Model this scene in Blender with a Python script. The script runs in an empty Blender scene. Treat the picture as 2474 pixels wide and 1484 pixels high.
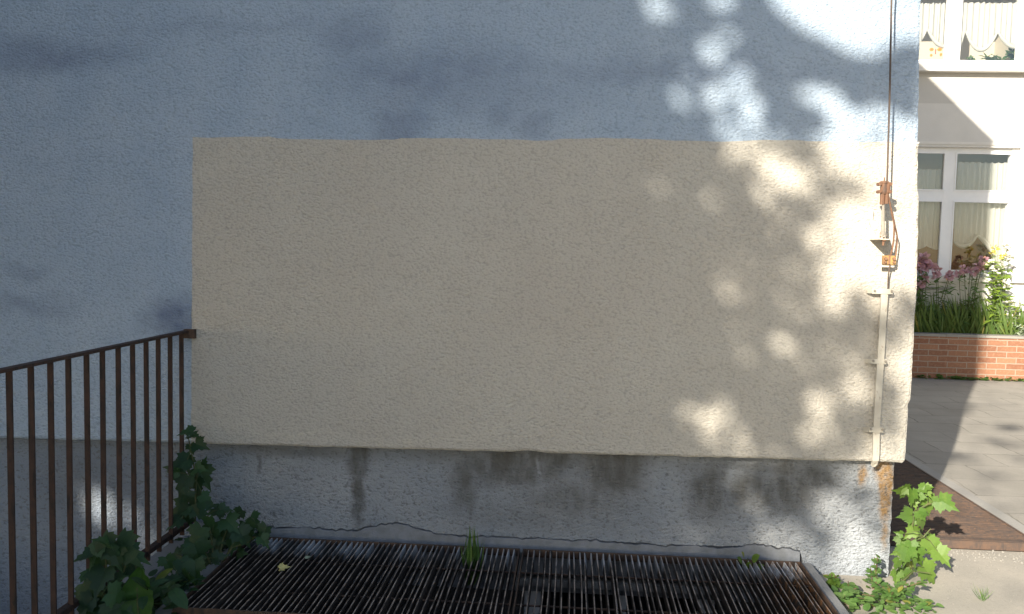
import bpy, bmesh, math, random
from math import radians as R, sin, cos, tan, pi, sqrt, hypot
from mathutils import Vector as V, Matrix, noise as MN
random.seed(7)
rnd = random.random; uni = random.uniform; gau = random.gauss
S = bpy.context.scene
COL = S.collection

# ------------------------------------------------------------------ camera, sky, sun, exposure
FOC, CX, CY = 2050.0, 1236.5, 742.0
pit, yaw, rol = R(3.93655), R(3.96056), R(1.29234)
cf = V((-sin(yaw)*cos(pit), cos(yaw)*cos(pit), -sin(pit)))
r0 = cf.cross(V((0, 0, 1))).normalized(); u0 = r0.cross(cf)
cr = cos(rol)*r0 + sin(rol)*u0; cu = -sin(rol)*r0 + cos(rol)*u0
CAM = V((0, -4.2, 1.6))
cd = bpy.data.cameras.new('camera'); cam = bpy.data.objects.new('camera', cd); COL.objects.link(cam)
M = Matrix.Identity(4)
for i in range(3): M[i][0], M[i][1], M[i][2], M[i][3] = cr[i], cu[i], -cf[i], CAM[i]
cam.matrix_world = M
cd.sensor_width = 36; cd.lens = 36*FOC/2473; cd.clip_end = 500; cd.clip_start = .05
S.camera = cam

SUN_AZ, SUN_EL = 27.3, 23.0
sd = V((sin(R(SUN_AZ))*cos(R(SUN_EL)), cos(R(SUN_AZ))*cos(R(SUN_EL)), -sin(R(SUN_EL))))   # travel direction
sl = bpy.data.lights.new('sun', 'SUN'); sl.energy = 5.0; sl.angle = R(.53); sl.color = (1, .91, .77)
so = bpy.data.objects.new('sun', sl); COL.objects.link(so)
so.rotation_euler = sd.to_track_quat('-Z', 'Y').to_euler(); so.location = (-8, -14, 9)
w = bpy.data.worlds.new('World'); S.world = w; w.use_nodes = True
wn = w.node_tree; bg = wn.nodes['Background']
sk = wn.nodes.new('ShaderNodeTexSky'); sk.sky_type = 'NISHITA'; sk.sun_disc = False
sk.sun_elevation = R(SUN_EL); sk.sun_rotation = R(180+SUN_AZ)
wn.links.new(sk.outputs[0], bg.inputs[0]); bg.inputs[1].default_value = .078
S.view_settings.view_transform = 'Standard'; S.view_settings.look = 'None'
S.view_settings.exposure = 1.28; S.view_settings.gamma = 1
S.cycles.max_bounces = 8; S.cycles.transparent_max_bounces = 12

# ------------------------------------------------------------------ helpers
def ray(px, py): return cf*FOC + cr*(px-CX) - cu*(py-CY)
def at(px, py, ax, v):                       # survey: a point seen at px,py lying on the plane axis=v
    d = ray(px, py); return CAM + d*((v-CAM[ax])/d[ax])
def zz(ox, oy, s): return lambda x, y: ((ox+x/s)/1.0352, (oy+y/s)/1.0352)
Z3 = zz(2140, 420, 4.944); Z3b = zz(2140, 680, 2.856); Z6 = zz(2200, 1160, 3.947); Z8 = zz(160, 1080, 3.2537)
ZU = zz(2150, 0, 3.0927); ZL = zz(2150, 400, 2.968)

class MB:
    def __init__(s): s.v = []; s.f = []
    def add(s, vs, fs):
        b = len(s.v); s.v += [V(p) for p in vs]; s.f += [[b+i for i in f] for f in fs]; return s
    def box(s, a, b):
        x0, y0, z0 = a; x1, y1, z1 = b
        return s.add([(x0,y0,z0),(x1,y0,z0),(x1,y1,z0),(x0,y1,z0),(x0,y0,z1),(x1,y0,z1),(x1,y1,z1),(x0,y1,z1)],
                     [(0,3,2,1),(4,5,6,7),(0,1,5,4),(1,2,6,5),(2,3,7,6),(3,0,4,7)])
    def bar(s, p, q, wx, wy, up=(0,0,1)):
        p, q = V(p), V(q); d = (q-p).normalized(); a = d.cross(V(up))
        if a.length < 1e-4: a = d.cross(V((1, 0, 0)))
        a.normalize(); b = a.cross(d); a *= wx/2; b *= wy/2
        return s.add([p-a-b, p+a-b, p+a+b, p-a+b, q-a-b, q+a-b, q+a+b, q-a+b],
                     [(0,3,2,1),(4,5,6,7),(0,1,5,4),(1,2,6,5),(2,3,7,6),(3,0,4,7)])
    def tube(s, pts, rad, n=8, cap=True):
        pts = [V(p) for p in pts]; k = len(pts)
        rads = rad if isinstance(rad, (list, tuple)) else [rad]*k
        b = len(s.v); ref = V((.31, .2, .93))
        for i, p in enumerate(pts):
            d = (pts[min(i+1, k-1)]-pts[max(i-1, 0)]).normalized()
            a = d.cross(ref)
            if a.length < .05: a = d.cross(V((1, 0, 0)))
            a.normalize(); c = d.cross(a)
            for j in range(n):
                t = 2*pi*j/n; s.v.append(p+(a*cos(t)+c*sin(t))*rads[i])
        for i in range(k-1):
            for j in range(n):
                s.f.append([b+i*n+j, b+i*n+(j+1) % n, b+(i+1)*n+(j+1) % n, b+(i+1)*n+j])
        if cap: s.f.append([b+j for j in range(n)][::-1]); s.f.append([b+(k-1)*n+j for j in range(n)])
        return s
    def slab(s, pts2, y0, y1, bevel=0, inset=None):      # outline in XZ, front y0, back y1
        n = len(pts2); rings = []
        if bevel:
            cx = sum(p[0] for p in pts2)/n; cz = sum(p[1] for p in pts2)/n
            ins = [inset(p) for p in pts2] if inset else pts2
            rings = [[(p[0], y0, p[1]) for p in ins],
                     [((p[0]*.3+q[0]*.7), y0+bevel*.3, (p[1]*.3+q[1]*.7)) for p, q in zip(ins, pts2)],
                     [(p[0], y0+bevel, p[1]) for p in pts2], [(p[0], y1, p[1]) for p in pts2]]
        else: rings = [[(p[0], y0, p[1]) for p in pts2], [(p[0], y1, p[1]) for p in pts2]]
        b = len(s.v)
        for rg in rings: s.v += [V(p) for p in rg]
        for i in range(len(rings)-1):
            for j in range(n):
                s.f.append([b+i*n+j, b+(i+1)*n+j, b+(i+1)*n+(j+1) % n, b+i*n+(j+1) % n])
        s.f.append([b+j for j in range(n)]); s.f.append([b+(len(rings)-1)*n+j for j in range(n)][::-1])
        return s
    def build(s, name, m, parent=None, smooth=False, loc=None):
        me = bpy.data.meshes.new(name)
        o0 = V(loc) if loc is not None else V((0, 0, 0))
        me.from_pydata([tuple(p-o0) for p in s.v], [], s.f); me.update()
        bm = bmesh.new(); bm.from_mesh(me); bmesh.ops.recalc_face_normals(bm, faces=bm.faces)
        if smooth:
            for f in bm.faces: f.smooth = True
        bm.to_mesh(me); bm.free()
        me.materials.append(m)
        o = bpy.data.objects.new(name, me); COL.objects.link(o)
        if parent is not None:
            o.parent = parent
            po = parent
            off = V((0, 0, 0))
            while po is not None: off += po.location; po = po.parent
            o.location = o0-off
        else: o.location = o0
        return o

def tag(o, label=None, cat=None, group=None, kind=None):
    if label: o['label'] = label
    if cat: o['category'] = cat
    if group: o['group'] = group
    if kind: o['kind'] = kind
    return o
def thing(name, label, cat, loc=(0, 0, 0), group=None):
    o = bpy.data.objects.new(name, None); COL.objects.link(o); o.location = loc; o.empty_display_size = .1
    return tag(o, label, cat, group)
def struct(mb, name, m, **k): return tag(mb.build(name, m, **k), kind='structure')

# ------------------------------------------------------------------ materials
class NT:
    def __init__(s, name, rough=.9, spec=.3):
        s.m = bpy.data.materials.new(name); s.m.use_nodes = True; s.t = s.m.node_tree
        s.b = s.t.nodes['Principled BSDF']; s.out = s.t.nodes['Material Output']
        s.b.inputs['Roughness'].default_value = rough; s.b.inputs['Specular IOR Level'].default_value = spec
        s.pos = s.n('ShaderNodeNewGeometry').outputs['Position']
    def n(s, k, **kw):
        x = s.t.nodes.new(k)
        for a, b in kw.items(): setattr(x, a, b)
        return x
    def put(s, sock, v):
        if isinstance(v, bpy.types.NodeSocket): s.t.links.new(v, sock)
        elif isinstance(v, (tuple, list)) and len(v) == 3 and sock.type == 'RGBA': sock.default_value = (*v, 1)
        else: sock.default_value = v
    def math(s, op, a, b=0., clamp=False):
        x = s.n('ShaderNodeMath', operation=op, use_clamp=clamp); s.put(x.inputs[0], a); s.put(x.inputs[1], b); return x.outputs[0]
    def vm(s, op, a, b):
        x = s.n('ShaderNodeVectorMath', operation=op); s.put(x.inputs[0], a); s.put(x.inputs[1], b); return x.outputs[0]
    def scale(s, sc, vec=None): return s.vm('MULTIPLY', vec or s.pos, sc)
    def noise(s, sc, detail=3, rough=.55, vec=None, col=False, dist=0):
        x = s.n('ShaderNodeTexNoise'); s.put(x.inputs['Vector'], s.scale(sc if isinstance(sc, tuple) else (sc,)*3, vec))
        x.inputs['Scale'].default_value = 1; x.inputs['Detail'].default_value = detail; x.inputs['Roughness'].default_value = rough
        x.inputs['Distortion'].default_value = dist
        return x.outputs['Color' if col else 'Fac']
    def vor(s, sc, feature='F1', vec=None):
        x = s.n('ShaderNodeTexVoronoi', feature=feature); s.put(x.inputs['Vector'], s.scale(sc if isinstance(sc, tuple) else (sc,)*3, vec))
        x.inputs['Scale'].default_value = 1; return x.outputs['Distance']
    def rng(s, v, a, b, c=0., d=1.):
        x = s.n('ShaderNodeMapRange', interpolation_type='SMOOTHSTEP'); s.put(x.inputs[0], v)
        for i, q in enumerate((a, b, c, d)): x.inputs[i+1].default_value = q
        return x.outputs[0]
    def mix(s, f, a, b, mode='MIX'):
        x = s.n('ShaderNodeMix', data_type='RGBA', blend_type=mode); s.put(x.inputs[0], f); s.put(x.inputs[6], a); s.put(x.inputs[7], b); return x.outputs[2]
    def xyz(s, v=None):
        x = s.n('ShaderNodeSeparateXYZ'); s.put(x.inputs[0], v or s.pos); return x.outputs
    def blobs(s, L, warp=.06, wsc=7):         # soft mask for stains and painted shade: (x, z, rx, rz, strength) in metres on a wall
        d = s.vm('MULTIPLY', s.vm('SUBTRACT', s.noise(wsc, 3, col=True), (.5, .5, .5)), (warp*4,)*3)
        p = s.vm('ADD', s.pos, d); tot = None
        for x, z, rx, rz, k in L:
            q = s.vm('MULTIPLY', s.vm('SUBTRACT', p, (x, 0, z)), (1/rx, 0, 1/rz))
            ln = s.n('ShaderNodeVectorMath', operation='LENGTH'); s.put(ln.inputs[0], q)
            m = s.rng(ln.outputs['Value'], .05, 1.2, k, 0)
            tot = m if tot is None else s.math('MAXIMUM', tot, m)
        return tot
    def bump(s, h, st=.5, dist=.01):
        x = s.n('ShaderNodeBump'); x.inputs['Strength'].default_value = st; x.inputs['Distance'].default_value = dist
        s.put(x.inputs['Height'], h); s.t.links.new(x.outputs[0], s.b.inputs['Normal'])
    def base(s, c): s.put(s.b.inputs['Base Color'], c); return s
def px_blobs(L, pl=0.0, wd=1.0):                      # stains and painted lip shade given where they were measured in the photo
    o = []
    for x, y, rx, ry, k in L:
        p = at(x, y, 1, pl); o.append((p.x, p.z, rx*.00205*wd, ry*.00205*wd, k))
    return o

def stucco_height(N, c=1.0):
    a = N.noise((70*c, 70*c, 104*c), 3, .65, dist=.4)
    b = N.noise((110*c, 110*c, 190*c), 2, .5)
    v = N.vor((62*c, 62*c, 92*c))
    h = N.math('ADD', N.math('MULTIPLY', a, 1.0), N.math('MULTIPLY', b, .35))
    return N.math('SUBTRACT', h, N.math('MULTIPLY', v, .45))

def plaster(name, c0, c1, c2, stains, sc, bumpst=.55):
    N = NT(name, .92, .2)
    h = stucco_height(N)
    big = N.noise(1.1, 4, .6); mid = N.noise((4.5, 4.5, 7), 4, .6)
    c = N.mix(N.rng(big, .3, .7), c0, c1)
    c = N.mix(N.math('MULTIPLY', N.rng(mid, .45, .75), .35), c, c2)
    c = N.mix(N.rng(N.noise((5, 5, 1.2), 3, .6), .4, .7, 0, .3), c, (c2[0]*1.12, c2[1]*1.12, c2[2]*1.12))
    if stains:
        m = N.math('MULTIPLY', N.blobs(stains, .07, 3.5), 1.15, True)
        m = N.math('MULTIPLY', m, N.rng(N.noise((9, 9, 9), 4, .65), .2, .7, .45, .9))
        c = N.mix(m, c, sc)
    c = N.mix(N.rng(h, .2, .48, .4, 0), c, (c0[0]*.55, c0[1]*.55, c0[2]*.55))
    N.base(c); N.bump(h, bumpst*1.25, .022); return N.m

WALL_STAINS = px_blobs([(120,130,150,30,.55),(1000,180,110,40,.5),(1090,170,160,30,.45),(850,90,60,45,.4),(960,300,45,40,.6),(1210,285,30,30,.4),
    (1600,170,230,24,.35),(1300,300,30,30,.4),(430,775,55,38,.95),(455,745,20,18,.4),(60,740,90,22,.4),(70,660,40,14,.4),(600,70,300,14,.2),(1150,230,200,40,.25),(1050,190,170,60,.4)], 0.0, 1.9)
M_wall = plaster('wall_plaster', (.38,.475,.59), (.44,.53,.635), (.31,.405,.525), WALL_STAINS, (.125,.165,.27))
PATCH_ST = px_blobs([(700,1055,150,10,.35),(950,1065,200,9,.35),(560,1040,80,12,.3),(700,340,120,10,.3)])
M_patch = plaster('beige_paint', (.53,.497,.435), (.57,.543,.478), (.50,.465,.40), PATCH_ST, (.66,.62,.51), .5)

def plinth_mat():
    N = NT('rough_plinth_render', .95, .15)
    a = N.noise((62, 62, 92), 3, .6, dist=.3); b = N.noise((26, 26, 36), 2, .5)
    h = N.math('ADD', a, N.math('MULTIPLY', b, .55))
    c = N.mix(N.rng(N.noise(1.6, 4, .6), .3, .7), (.285,.315,.35), (.36,.38,.40))
    c = N.mix(N.rng(N.xyz()[0], -1.5, -2.1), c, (.24,.285,.35))  # cooler shade tint painted into the left end, offsetting warm bounced light
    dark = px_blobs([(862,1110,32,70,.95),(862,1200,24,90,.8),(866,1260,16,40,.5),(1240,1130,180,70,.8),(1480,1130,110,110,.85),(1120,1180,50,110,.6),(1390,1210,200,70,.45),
        (1290,1110,200,40,.7),(1720,1190,80,90,.75),(1850,1190,190,70,.7),(1960,1160,90,50,.7),(1130,1110,10,40,.4),(620,1120,8,40,.5),(1300,1250,330,60,.25),(700,1092,300,22,.32),(1300,1112,400,30,.5),(1850,1135,300,28,.4),(560,1085,80,14,.25),(1900,1140,60,40,.6),(200,1180,200,120,.25)], .06)  # flat blobs under the lip are dirt plus its painted-in shadow
    light = px_blobs([(1610,1160,28,120,.9),(1300,1130,9,40,.6)], .06)
    rust = px_blobs([(2142,1190,20,90,1),(2138,1140,26,40,.8),(2085,1150,16,34,.6),(2140,1290,12,50,.4)], .06)
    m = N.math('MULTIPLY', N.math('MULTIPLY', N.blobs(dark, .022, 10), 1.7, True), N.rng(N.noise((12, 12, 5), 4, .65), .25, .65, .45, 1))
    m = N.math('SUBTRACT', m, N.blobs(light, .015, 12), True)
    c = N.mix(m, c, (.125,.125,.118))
    c = N.mix(N.math('MULTIPLY', N.math('MULTIPLY', N.blobs(rust, .015, 14), 2., True), N.rng(N.noise(40, 4, .7), .3, .6, .5, 1)), c, (.33,.21,.10))
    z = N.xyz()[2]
    c = N.mix(N.math('MULTIPLY', N.rng(z, -.3, -.9), .8), c, (.10,.10,.095))  # darkness of the pit painted in, deepening downwards
    c = N.mix(N.rng(N.noise(95, 2, .5), .62, .75, 0, .6), c, (.13,.12,.11))
    c = N.mix(N.rng(h, .56, .74, .6, 0), c, (.12,.125,.13))
    N.base(c); N.bump(h, .9, .022); return N.m
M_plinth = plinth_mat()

def simple(name, c0, c1, sc=8, rough=.85, bump=.2, bs=60, spec=.3, bd=.004, metal=0):
    N = NT(name, rough, spec)
    N.base(N.mix(N.rng(N.noise(sc, 5, .65), .3, .7), c0, c1)); N.b.inputs['Metallic'].default_value = metal
    if bump: N.bump(N.noise(bs, 4, .6), bump, bd)
    return N.m
M_mortar = simple('old_mortar', (.235,.25,.275), (.17,.18,.19), 14, .95, .9, 55)
M_core = simple('dark_masonry', (.05,.048,.045), (.09,.085,.08), 6, .95, .6, 30, bd=.01)
M_roof = simple('roof_felt', (.08,.08,.08), (.12,.11,.10), 3, .95)

def conc(name, c0, c1, c2, joints=None, bumpst=.35):
    N = NT(name, .93, .2)
    c = N.mix(N.rng(N.noise(1.7, 6, .65), .3, .7), c0, c1)
    c = N.mix(N.rng(N.noise(45, 3, .7), .5, .8, 0, .5), c, c2)
    c = N.mix(N.rng(N.noise(230, 2, .5), .6, .8, 0, .5), c, (c2[0]*.6, c2[1]*.6, c2[2]*.6))
    h = N.noise(90, 4, .65)
    if joints:
        b = N.n('ShaderNodeTexBrick'); jw = N.vm('ADD', N.pos, N.vm('MULTIPLY', N.vm('SUBTRACT', N.noise(3, 3, col=True), (.5,)*3), (.10,)*3))
        N.put(b.inputs['Vector'], jw); b.inputs['Scale'].default_value = 1
        b.inputs['Brick Width'].default_value, b.inputs['Row Height'].default_value = joints
        b.inputs['Mortar Size'].default_value = .008; b.inputs['Mortar Smooth'].default_value = .4
        b.inputs['Color1'].default_value = (0, 0, 0, 1); b.inputs['Color2'].default_value = (1, 1, 1, 1); b.inputs['Mortar'].default_value = (.5, .5, .5, 1)
        c = N.mix(N.math('MULTIPLY', b.outputs['Color'], .3), c, c2)
        c = N.mix(N.math('MULTIPLY', b.outputs['Fac'], N.rng(N.noise(1.3, 3), .35, .65, .12, .55)), c, (.07,.066,.055))
        h = N.math('SUBTRACT', h, N.math('MULTIPLY', b.outputs['Fac'], 1.2))
    N.base(c); N.bump(h, bumpst, .006); return N.m
M_ground = conc('concrete_ground', (.40,.365,.31), (.31,.29,.25), (.20,.19,.165))
M_pave = conc('paving_slabs', (.27,.255,.225), (.33,.31,.275), (.20,.19,.17), (.62, .42))
M_kerb = conc('kerb_concrete', (.33,.32,.295), (.28,.27,.255), (.2,.2,.19))
M_coping = conc('coping_concrete', (.20,.205,.205), (.25,.25,.25), (.12,.12,.12))

def rust(name, c0=(.085,.045,.032), c1=(.15,.065,.03), c2=(.045,.035,.03), paint=False, rough=.75):
    N = NT(name, rough, .35)
    c = N.mix(N.rng(N.noise(18, 5, .7), .35, .65), c0, c1)
    c = N.mix(N.rng(N.noise((40, 40, 9), 4, .6), .5, .68, 0, .9), c, c2)
    c = N.mix(N.rng(N.noise((55, 55, 16), 4, .7), .62, .72, 0, .6), c, (c1[0]*1.8, c1[1]*1.6, c1[2]*1.3))
    if paint:                                   # white wall paint dripped on the ends by the wall
        y = N.xyz()[1]
        n = N.noise((55, 10, 20), 4, .6)
        m = N.rng(N.math('ADD', y, N.math('MULTIPLY', n, .30)), -.06, .06)
        x = N.xyz()[0]
        m = N.math('MULTIPLY', m, N.math('MAXIMUM', N.rng(x, .7, .95, 0, 1), N.rng(N.noise((9, 2, 2), 2), .42, .6, .15, .9)))
        c = N.mix(m, c, (.50,.52,.55))
        xr = N.rng(N.math('ADD', x, N.math('MULTIPLY', N.noise((30, 5, 30), 3), .3)), 1.0, 1.2)
        c = N.mix(N.math('MULTIPLY', xr, N.rng(N.noise(30, 4, .7), .45, .6, 0, .8)), c, (.22,.10,.035))
        # worn bright top edge
        z = N.xyz()[2]
        e = N.math('MULTIPLY', N.rng(z, .0795, .0815), N.rng(N.noise((40, 12, 40), 3, .7), .4, .62, .1, .9))
        c = N.mix(e, c, (.42,.34,.28))
    N.base(c); N.bump(N.noise(160, 3, .6), .35, .002); return N.m
M_rail = rust('rusty_brown_iron', (.036,.022,.018), (.055,.029,.021), (.014,.012,.011))
M_bars = rust('rusty_grating_iron', (.028,.022,.02), (.045,.034,.028), (.018,.016,.015), True)
M_frame = rust('rusty_angle_iron', (.05,.035,.028), (.10,.06,.04), (.03,.026,.025))
M_side = rust('red_rust_iron', (.075,.055,.046), (.115,.072,.05), (.055,.044,.04))
M_orange = rust('orange_rust', (.21,.115,.07), (.17,.09,.055), (.10,.07,.055))
M_brass = rust('ochre_clamp', (.36,.22,.08), (.28,.16,.06), (.16,.09,.05))
M_zinc = simple('weathered_zinc', (.22,.20,.17), (.30,.27,.22), 30, .55, .2, 80, .5)
def cream():
    N = NT('cream_painted_metal', .65, .35)
    c = N.mix(N.rng(N.noise(14, 4), .3, .7), (.56,.53,.45), (.48,.445,.37))
    c = N.mix(N.rng(N.noise((70, 70, 30), 4, .7), .60, .70, 0, .8), c, (.20,.12,.07))
    N.base(c); N.bump(N.noise(90, 3), .25, .003); return N.m
M_cream = cream()
M_wire = simple('dull_wire', (.075,.06,.052), (.12,.085,.065), 25, .6, 0)

def leafmat(name, c0, c1, c2, tr=.35, rough=.5):
    N = NT(name, rough, .35)
    g = N.n('ShaderNodeNewGeometry').outputs['Random Per Island']
    c = N.mix(N.rng(g, .1, .9), c0, c1)
    c = N.mix(N.rng(N.noise(45, 3), .5, .8, 0, .6), c, c2)
    c = N.mix(N.rng(g, .94, .97, 0, .7), c, (c2[0]*1.6+.03, c2[1]*1.15, c2[2]*.7))
    N.base(c); N.bump(N.noise(120, 2), .25, .003)
    t = N.n('ShaderNodeBsdfTranslucent'); N.put(t.inputs[0], N.mix(.5, c, (.25,.38,.03), 'MIX'))
    ms = N.n('ShaderNodeMixShader'); ms.inputs[0].default_value = tr
    N.t.links.new(N.b.outputs[0], ms.inputs[1]); N.t.links.new(t.outputs[0], ms.inputs[2]); N.t.links.new(ms.outputs[0], N.out.inputs[0])
    return N.m
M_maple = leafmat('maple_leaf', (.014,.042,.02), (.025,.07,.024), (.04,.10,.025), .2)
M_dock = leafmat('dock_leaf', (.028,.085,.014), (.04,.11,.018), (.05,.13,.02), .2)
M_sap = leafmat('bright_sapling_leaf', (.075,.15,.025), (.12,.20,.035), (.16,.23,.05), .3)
M_weed = leafmat('weed_leaf', (.065,.14,.035), (.11,.19,.055), (.15,.22,.07), .3)
M_iris = leafmat('iris_leaf', (.07,.13,.03), (.14,.20,.05), (.19,.23,.08), .35)
M_lily = leafmat('lily_leaf', (.15,.25,.03), (.21,.31,.04), (.26,.33,.06), .3)
M_silver = leafmat('silver_leaf', (.28,.34,.24), (.36,.42,.30), (.42,.46,.36), .2)
M_pink = leafmat('pink_petal', (.50,.26,.34), (.62,.38,.46), (.70,.52,.56), .3)
M_whiteflower = leafmat('white_petal', (.75,.72,.68), (.8,.78,.74), (.8,.8,.75), .3)
M_yellow = leafmat('yellow_petal', (.6,.48,.08), (.65,.55,.15), (.6,.5,.1), .2)
M_house = leafmat('houseplant_leaf', (.035,.075,.02), (.06,.11,.03), (.09,.14,.04), .2)
M_tree = leafmat('linden_leaf', (.03,.07,.02), (.05,.10,.025), (.06,.12,.03), .12)
M_dry = leafmat('dry_leaf', (.50,.44,.16), (.55,.48,.2), (.4,.33,.12), .1)
M_stem = simple('green_stem', (.06,.09,.03), (.10,.10,.04), 30, .7, 0)
M_stemr = simple('brown_stem', (.10,.07,.04), (.13,.10,.05), 30, .7, 0)
M_bark = simple('bark', (.09,.07,.055), (.14,.12,.10), 9, .95, .8, 18, bd=.02)
M_soil = simple('soil', (.05,.038,.028), (.08,.06,.045), 20, .98, .8, 60, bd=.01)

# far wing
def facade_mat():
    N = NT('facade_plaster', .92, .2)
    z = N.xyz()[2]; h = N.noise(70, 3, .6)
    c = N.mix(N.rng(z, 3.715, 3.725), (.60,.585,.555), (.50,.485,.455))
    c = N.mix(N.rng(N.noise(2.5, 4), .4, .75, 0, .25), c, (.42,.41,.38))
    N.base(c); N.bump(h, .4, .006); return N.m
M_fac = facade_mat()
M_winw = simple('white_window_paint', (.72,.73,.74), (.78,.78,.78), 4, .45, 0)
M_sill = simple('sill_paint', (.62,.60,.56), (.68,.66,.62), 5, .6, .1)
M_curt = None
def cloth():
    N = NT('sheer_curtain', .9, .1)
    c = (.58,.58,.54); N.base(c)
    t = N.n('ShaderNodeBsdfTranslucent'); N.put(t.inputs[0], (.6,.6,.54))
    ms = N.n('ShaderNodeMixShader'); ms.inputs[0].default_value = .35
    N.t.links.new(N.b.outputs[0], ms.inputs[1]); N.t.links.new(t.outputs[0], ms.inputs[2]); N.t.links.new(ms.outputs[0], N.out.inputs[0])
    return N.m
M_curt = cloth()
def glass():
    N = NT('window_glass', .02)
    g = N.n('ShaderNodeBsdfGlossy'); g.inputs['Roughness'].default_value = .02; g.inputs[0].default_value = (1, 1, 1, 1)
    t = N.n('ShaderNodeBsdfTransparent'); t.inputs[0].default_value = (.98, .985, .98, 1)
    fr = N.n('ShaderNodeFresnel'); fr.inputs[0].default_value = 1.5
    ms = N.n('ShaderNodeMixShader'); N.t.links.new(N.math('MULTIPLY', fr.outputs[0], 1.6, True), ms.inputs[0])
    N.t.links.new(t.outputs[0], ms.inputs[1]); N.t.links.new(g.outputs[0], ms.inputs[2]); N.t.links.new(ms.outputs[0], N.out.inputs[0])
    return N.m
M_glass = glass()
M_dglass = simple('cellar_glass', (.012,.014,.016), (.02,.022,.024), 3, .12, 0, spec=.5)
M_room = simple('room_wall', (.50,.46,.37), (.55,.50,.40), 2, .9, 0)
M_wood = simple('brown_wood', (.22,.11,.05), (.28,.15,.07), 5, .6, 0)
M_dark = simple('dark_void', (.03,.03,.03), (.04,.04,.04), 5, .9, 0)
def brick():
    N = NT('red_brick', .92, .2)
    x, y, z = N.xyz(); cb = N.n('ShaderNodeCombineXYZ'); N.put(cb.inputs[0], N.math('ADD', x, y)); N.put(cb.inputs[1], z)
    b = N.n('ShaderNodeTexBrick'); N.put(b.inputs['Vector'], N.vm('ADD', cb.outputs[0], N.vm('MULTIPLY', N.vm('SUBTRACT', N.noise(9, 2, col=True), (.5,)*3), (.012,)*3)))
    b.inputs['Scale'].default_value = 1; b.inputs['Brick Width'].default_value = .25; b.inputs['Row Height'].default_value = .077
    b.inputs['Mortar Size'].default_value = .007; b.inputs['Mortar Smooth'].default_value = .3
    b.inputs['Color1'].default_value = (.30,.15,.09,1); b.inputs['Color2'].default_value = (.215,.10,.062,1); b.inputs['Mortar'].default_value = (.30,.25,.20,1)
    c = N.mix(N.rng(N.noise(30, 4, .7), .45, .75, 0, .5), b.outputs['Color'], (.40,.24,.15))
    N.base(c); N.bump(N.math('SUBTRACT', N.noise(80, 3), b.outputs['Fac']), .5, .008); return N.m
M_brick = brick()
M_cap = conc('planter_cap', (.28,.265,.235), (.23,.22,.20), (.17,.16,.14))

# ------------------------------------------------------------------ the ground with its pits
xs = [-70, -4.4, -2.03, -1.66, 1.215, 1.62, 2.6, 70]; ys = [-70, -3.4, -.93, .08, .55, 6.5, 70]
g = MB()
def hole(i, j):
    x = (xs[i]+xs[i+1])/2; y = (ys[j]+ys[j+1])/2
    if -1.66 < x < 1.215 and -.93 < y < .08: return True
    if -4.4 < x < -2.03 and -3.4 < y < .08: return True
    if 1.62 < x < 2.6 and .55 < y < 6.5: return True
    return False
idx = {}
for i in range(len(xs)):
    for j in range(len(ys)): idx[i, j] = len(g.v); g.v.append(V((xs[i], ys[j], 0)))
for i in range(len(xs)-1):
    for j in range(len(ys)-1):
        if not hole(i, j): g.f.append([idx[i, j], idx[i+1, j], idx[i+1, j+1], idx[i, j+1]])
struct(g, 'ground', M_ground)
def pit(name, x0, x1, y0, y1, zb, m, back=True):
    b = MB(); q = [(x0,y0,0),(x1,y0,0),(x1,y1,0),(x0,y1,0),(x0,y0,zb),(x1,y0,zb),(x1,y1,zb),(x0,y1,zb)]
    b.add(q, [(4,5,6,7),(0,1,5,4),(1,2,6,5),(3,0,4,7)]+([(2,3,7,6)] if back else []))
    return struct(b, name, m)
pit('light_well', -1.66, 1.215, -.93, .30, -1.1, M_core, False)
pit('stairwell', -4.4, -2.03, -3.4, .30, -1.5, M_coping, False)
pit('side_light_well', 1.62, 2.6, .55, 6.5, -1.0, M_core)
pv = MB()
for (a, b, c, d) in ((2.735, 40, -.35, 7.37), (2.735, 40, -12, -.36)):
    pv.add([(a, c, .004), (b, c, .004), (b, d, .004), (a, d, .004)], [(0, 1, 2, 3)])
struct(pv, 'paving', M_pave)
lw = MB()
for (a, b, c, d) in ((-70, 1.2, -70, -6.0), (-70, -5.2, -6.0, 0), (1.2, 70, -70, -12.2)): lw.add([(a, c, .004), (b, c, .004), (b, d, .004), (a, d, .004)], [(0, 1, 2, 3)])
struct(lw, 'added_dark_yard', simple('bounce_cut_dark', (.05,.05,.052), (.07,.07,.072), 3, .95, .5, 60, bd=.01))  # unseen dark sheet added to cut warm bounce onto the wall
kb = MB().box((2.615, .52, -.1), (2.733, 6.6, .022)); struct(kb, 'kerb_strip', M_kerb)

# ------------------------------------------------------------------ main building
bld = thing('apartment_building', 'pale rendered building end wall in tree shade with a beige repainted rectangle', 'building', (0, .3, 0))
def wz(x): return .545 + (x+2.97)*(.603-.545)/4.62          # underside of the thick render
def wx(z):
    return 1.648 + (.008 if .9 < z < 1.9 else 0) - max(0, (z-1.5)/1.3)*.042 if z < 2.9 else 1.606
TOPZ = 3.2 + 8*tan(R(SUN_EL))/cos(R(SUN_AZ))
out = []
x = -9.5
xsn = []
while x < 1.62: xsn.append(x); x += .035 if x > -3.5 else .5
def wzn(x):
    z = wz(x) + .004*MN.noise(V((x*9, 3.1, 0))) + .003*MN.noise(V((x*31, 7.1, 0)))
    if -.29 < x < -.12: z += .009*sin((x+.29)/.17*pi)
    return z
def wxn(z): return wx(z) + .003*MN.noise(V((1.3, z*14, 0))) + .0025*MN.noise(V((5.3, z*40, 0)))
for x in xsn: out.append((x, wzn(x)))
zc = wz(1.64)
out.append((1.632, zc-.004)); out.append((1.645, zc+.008))
z = zc+.04
while z < 3.4:
    out.append((wxn(z), z)); z += .03
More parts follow.
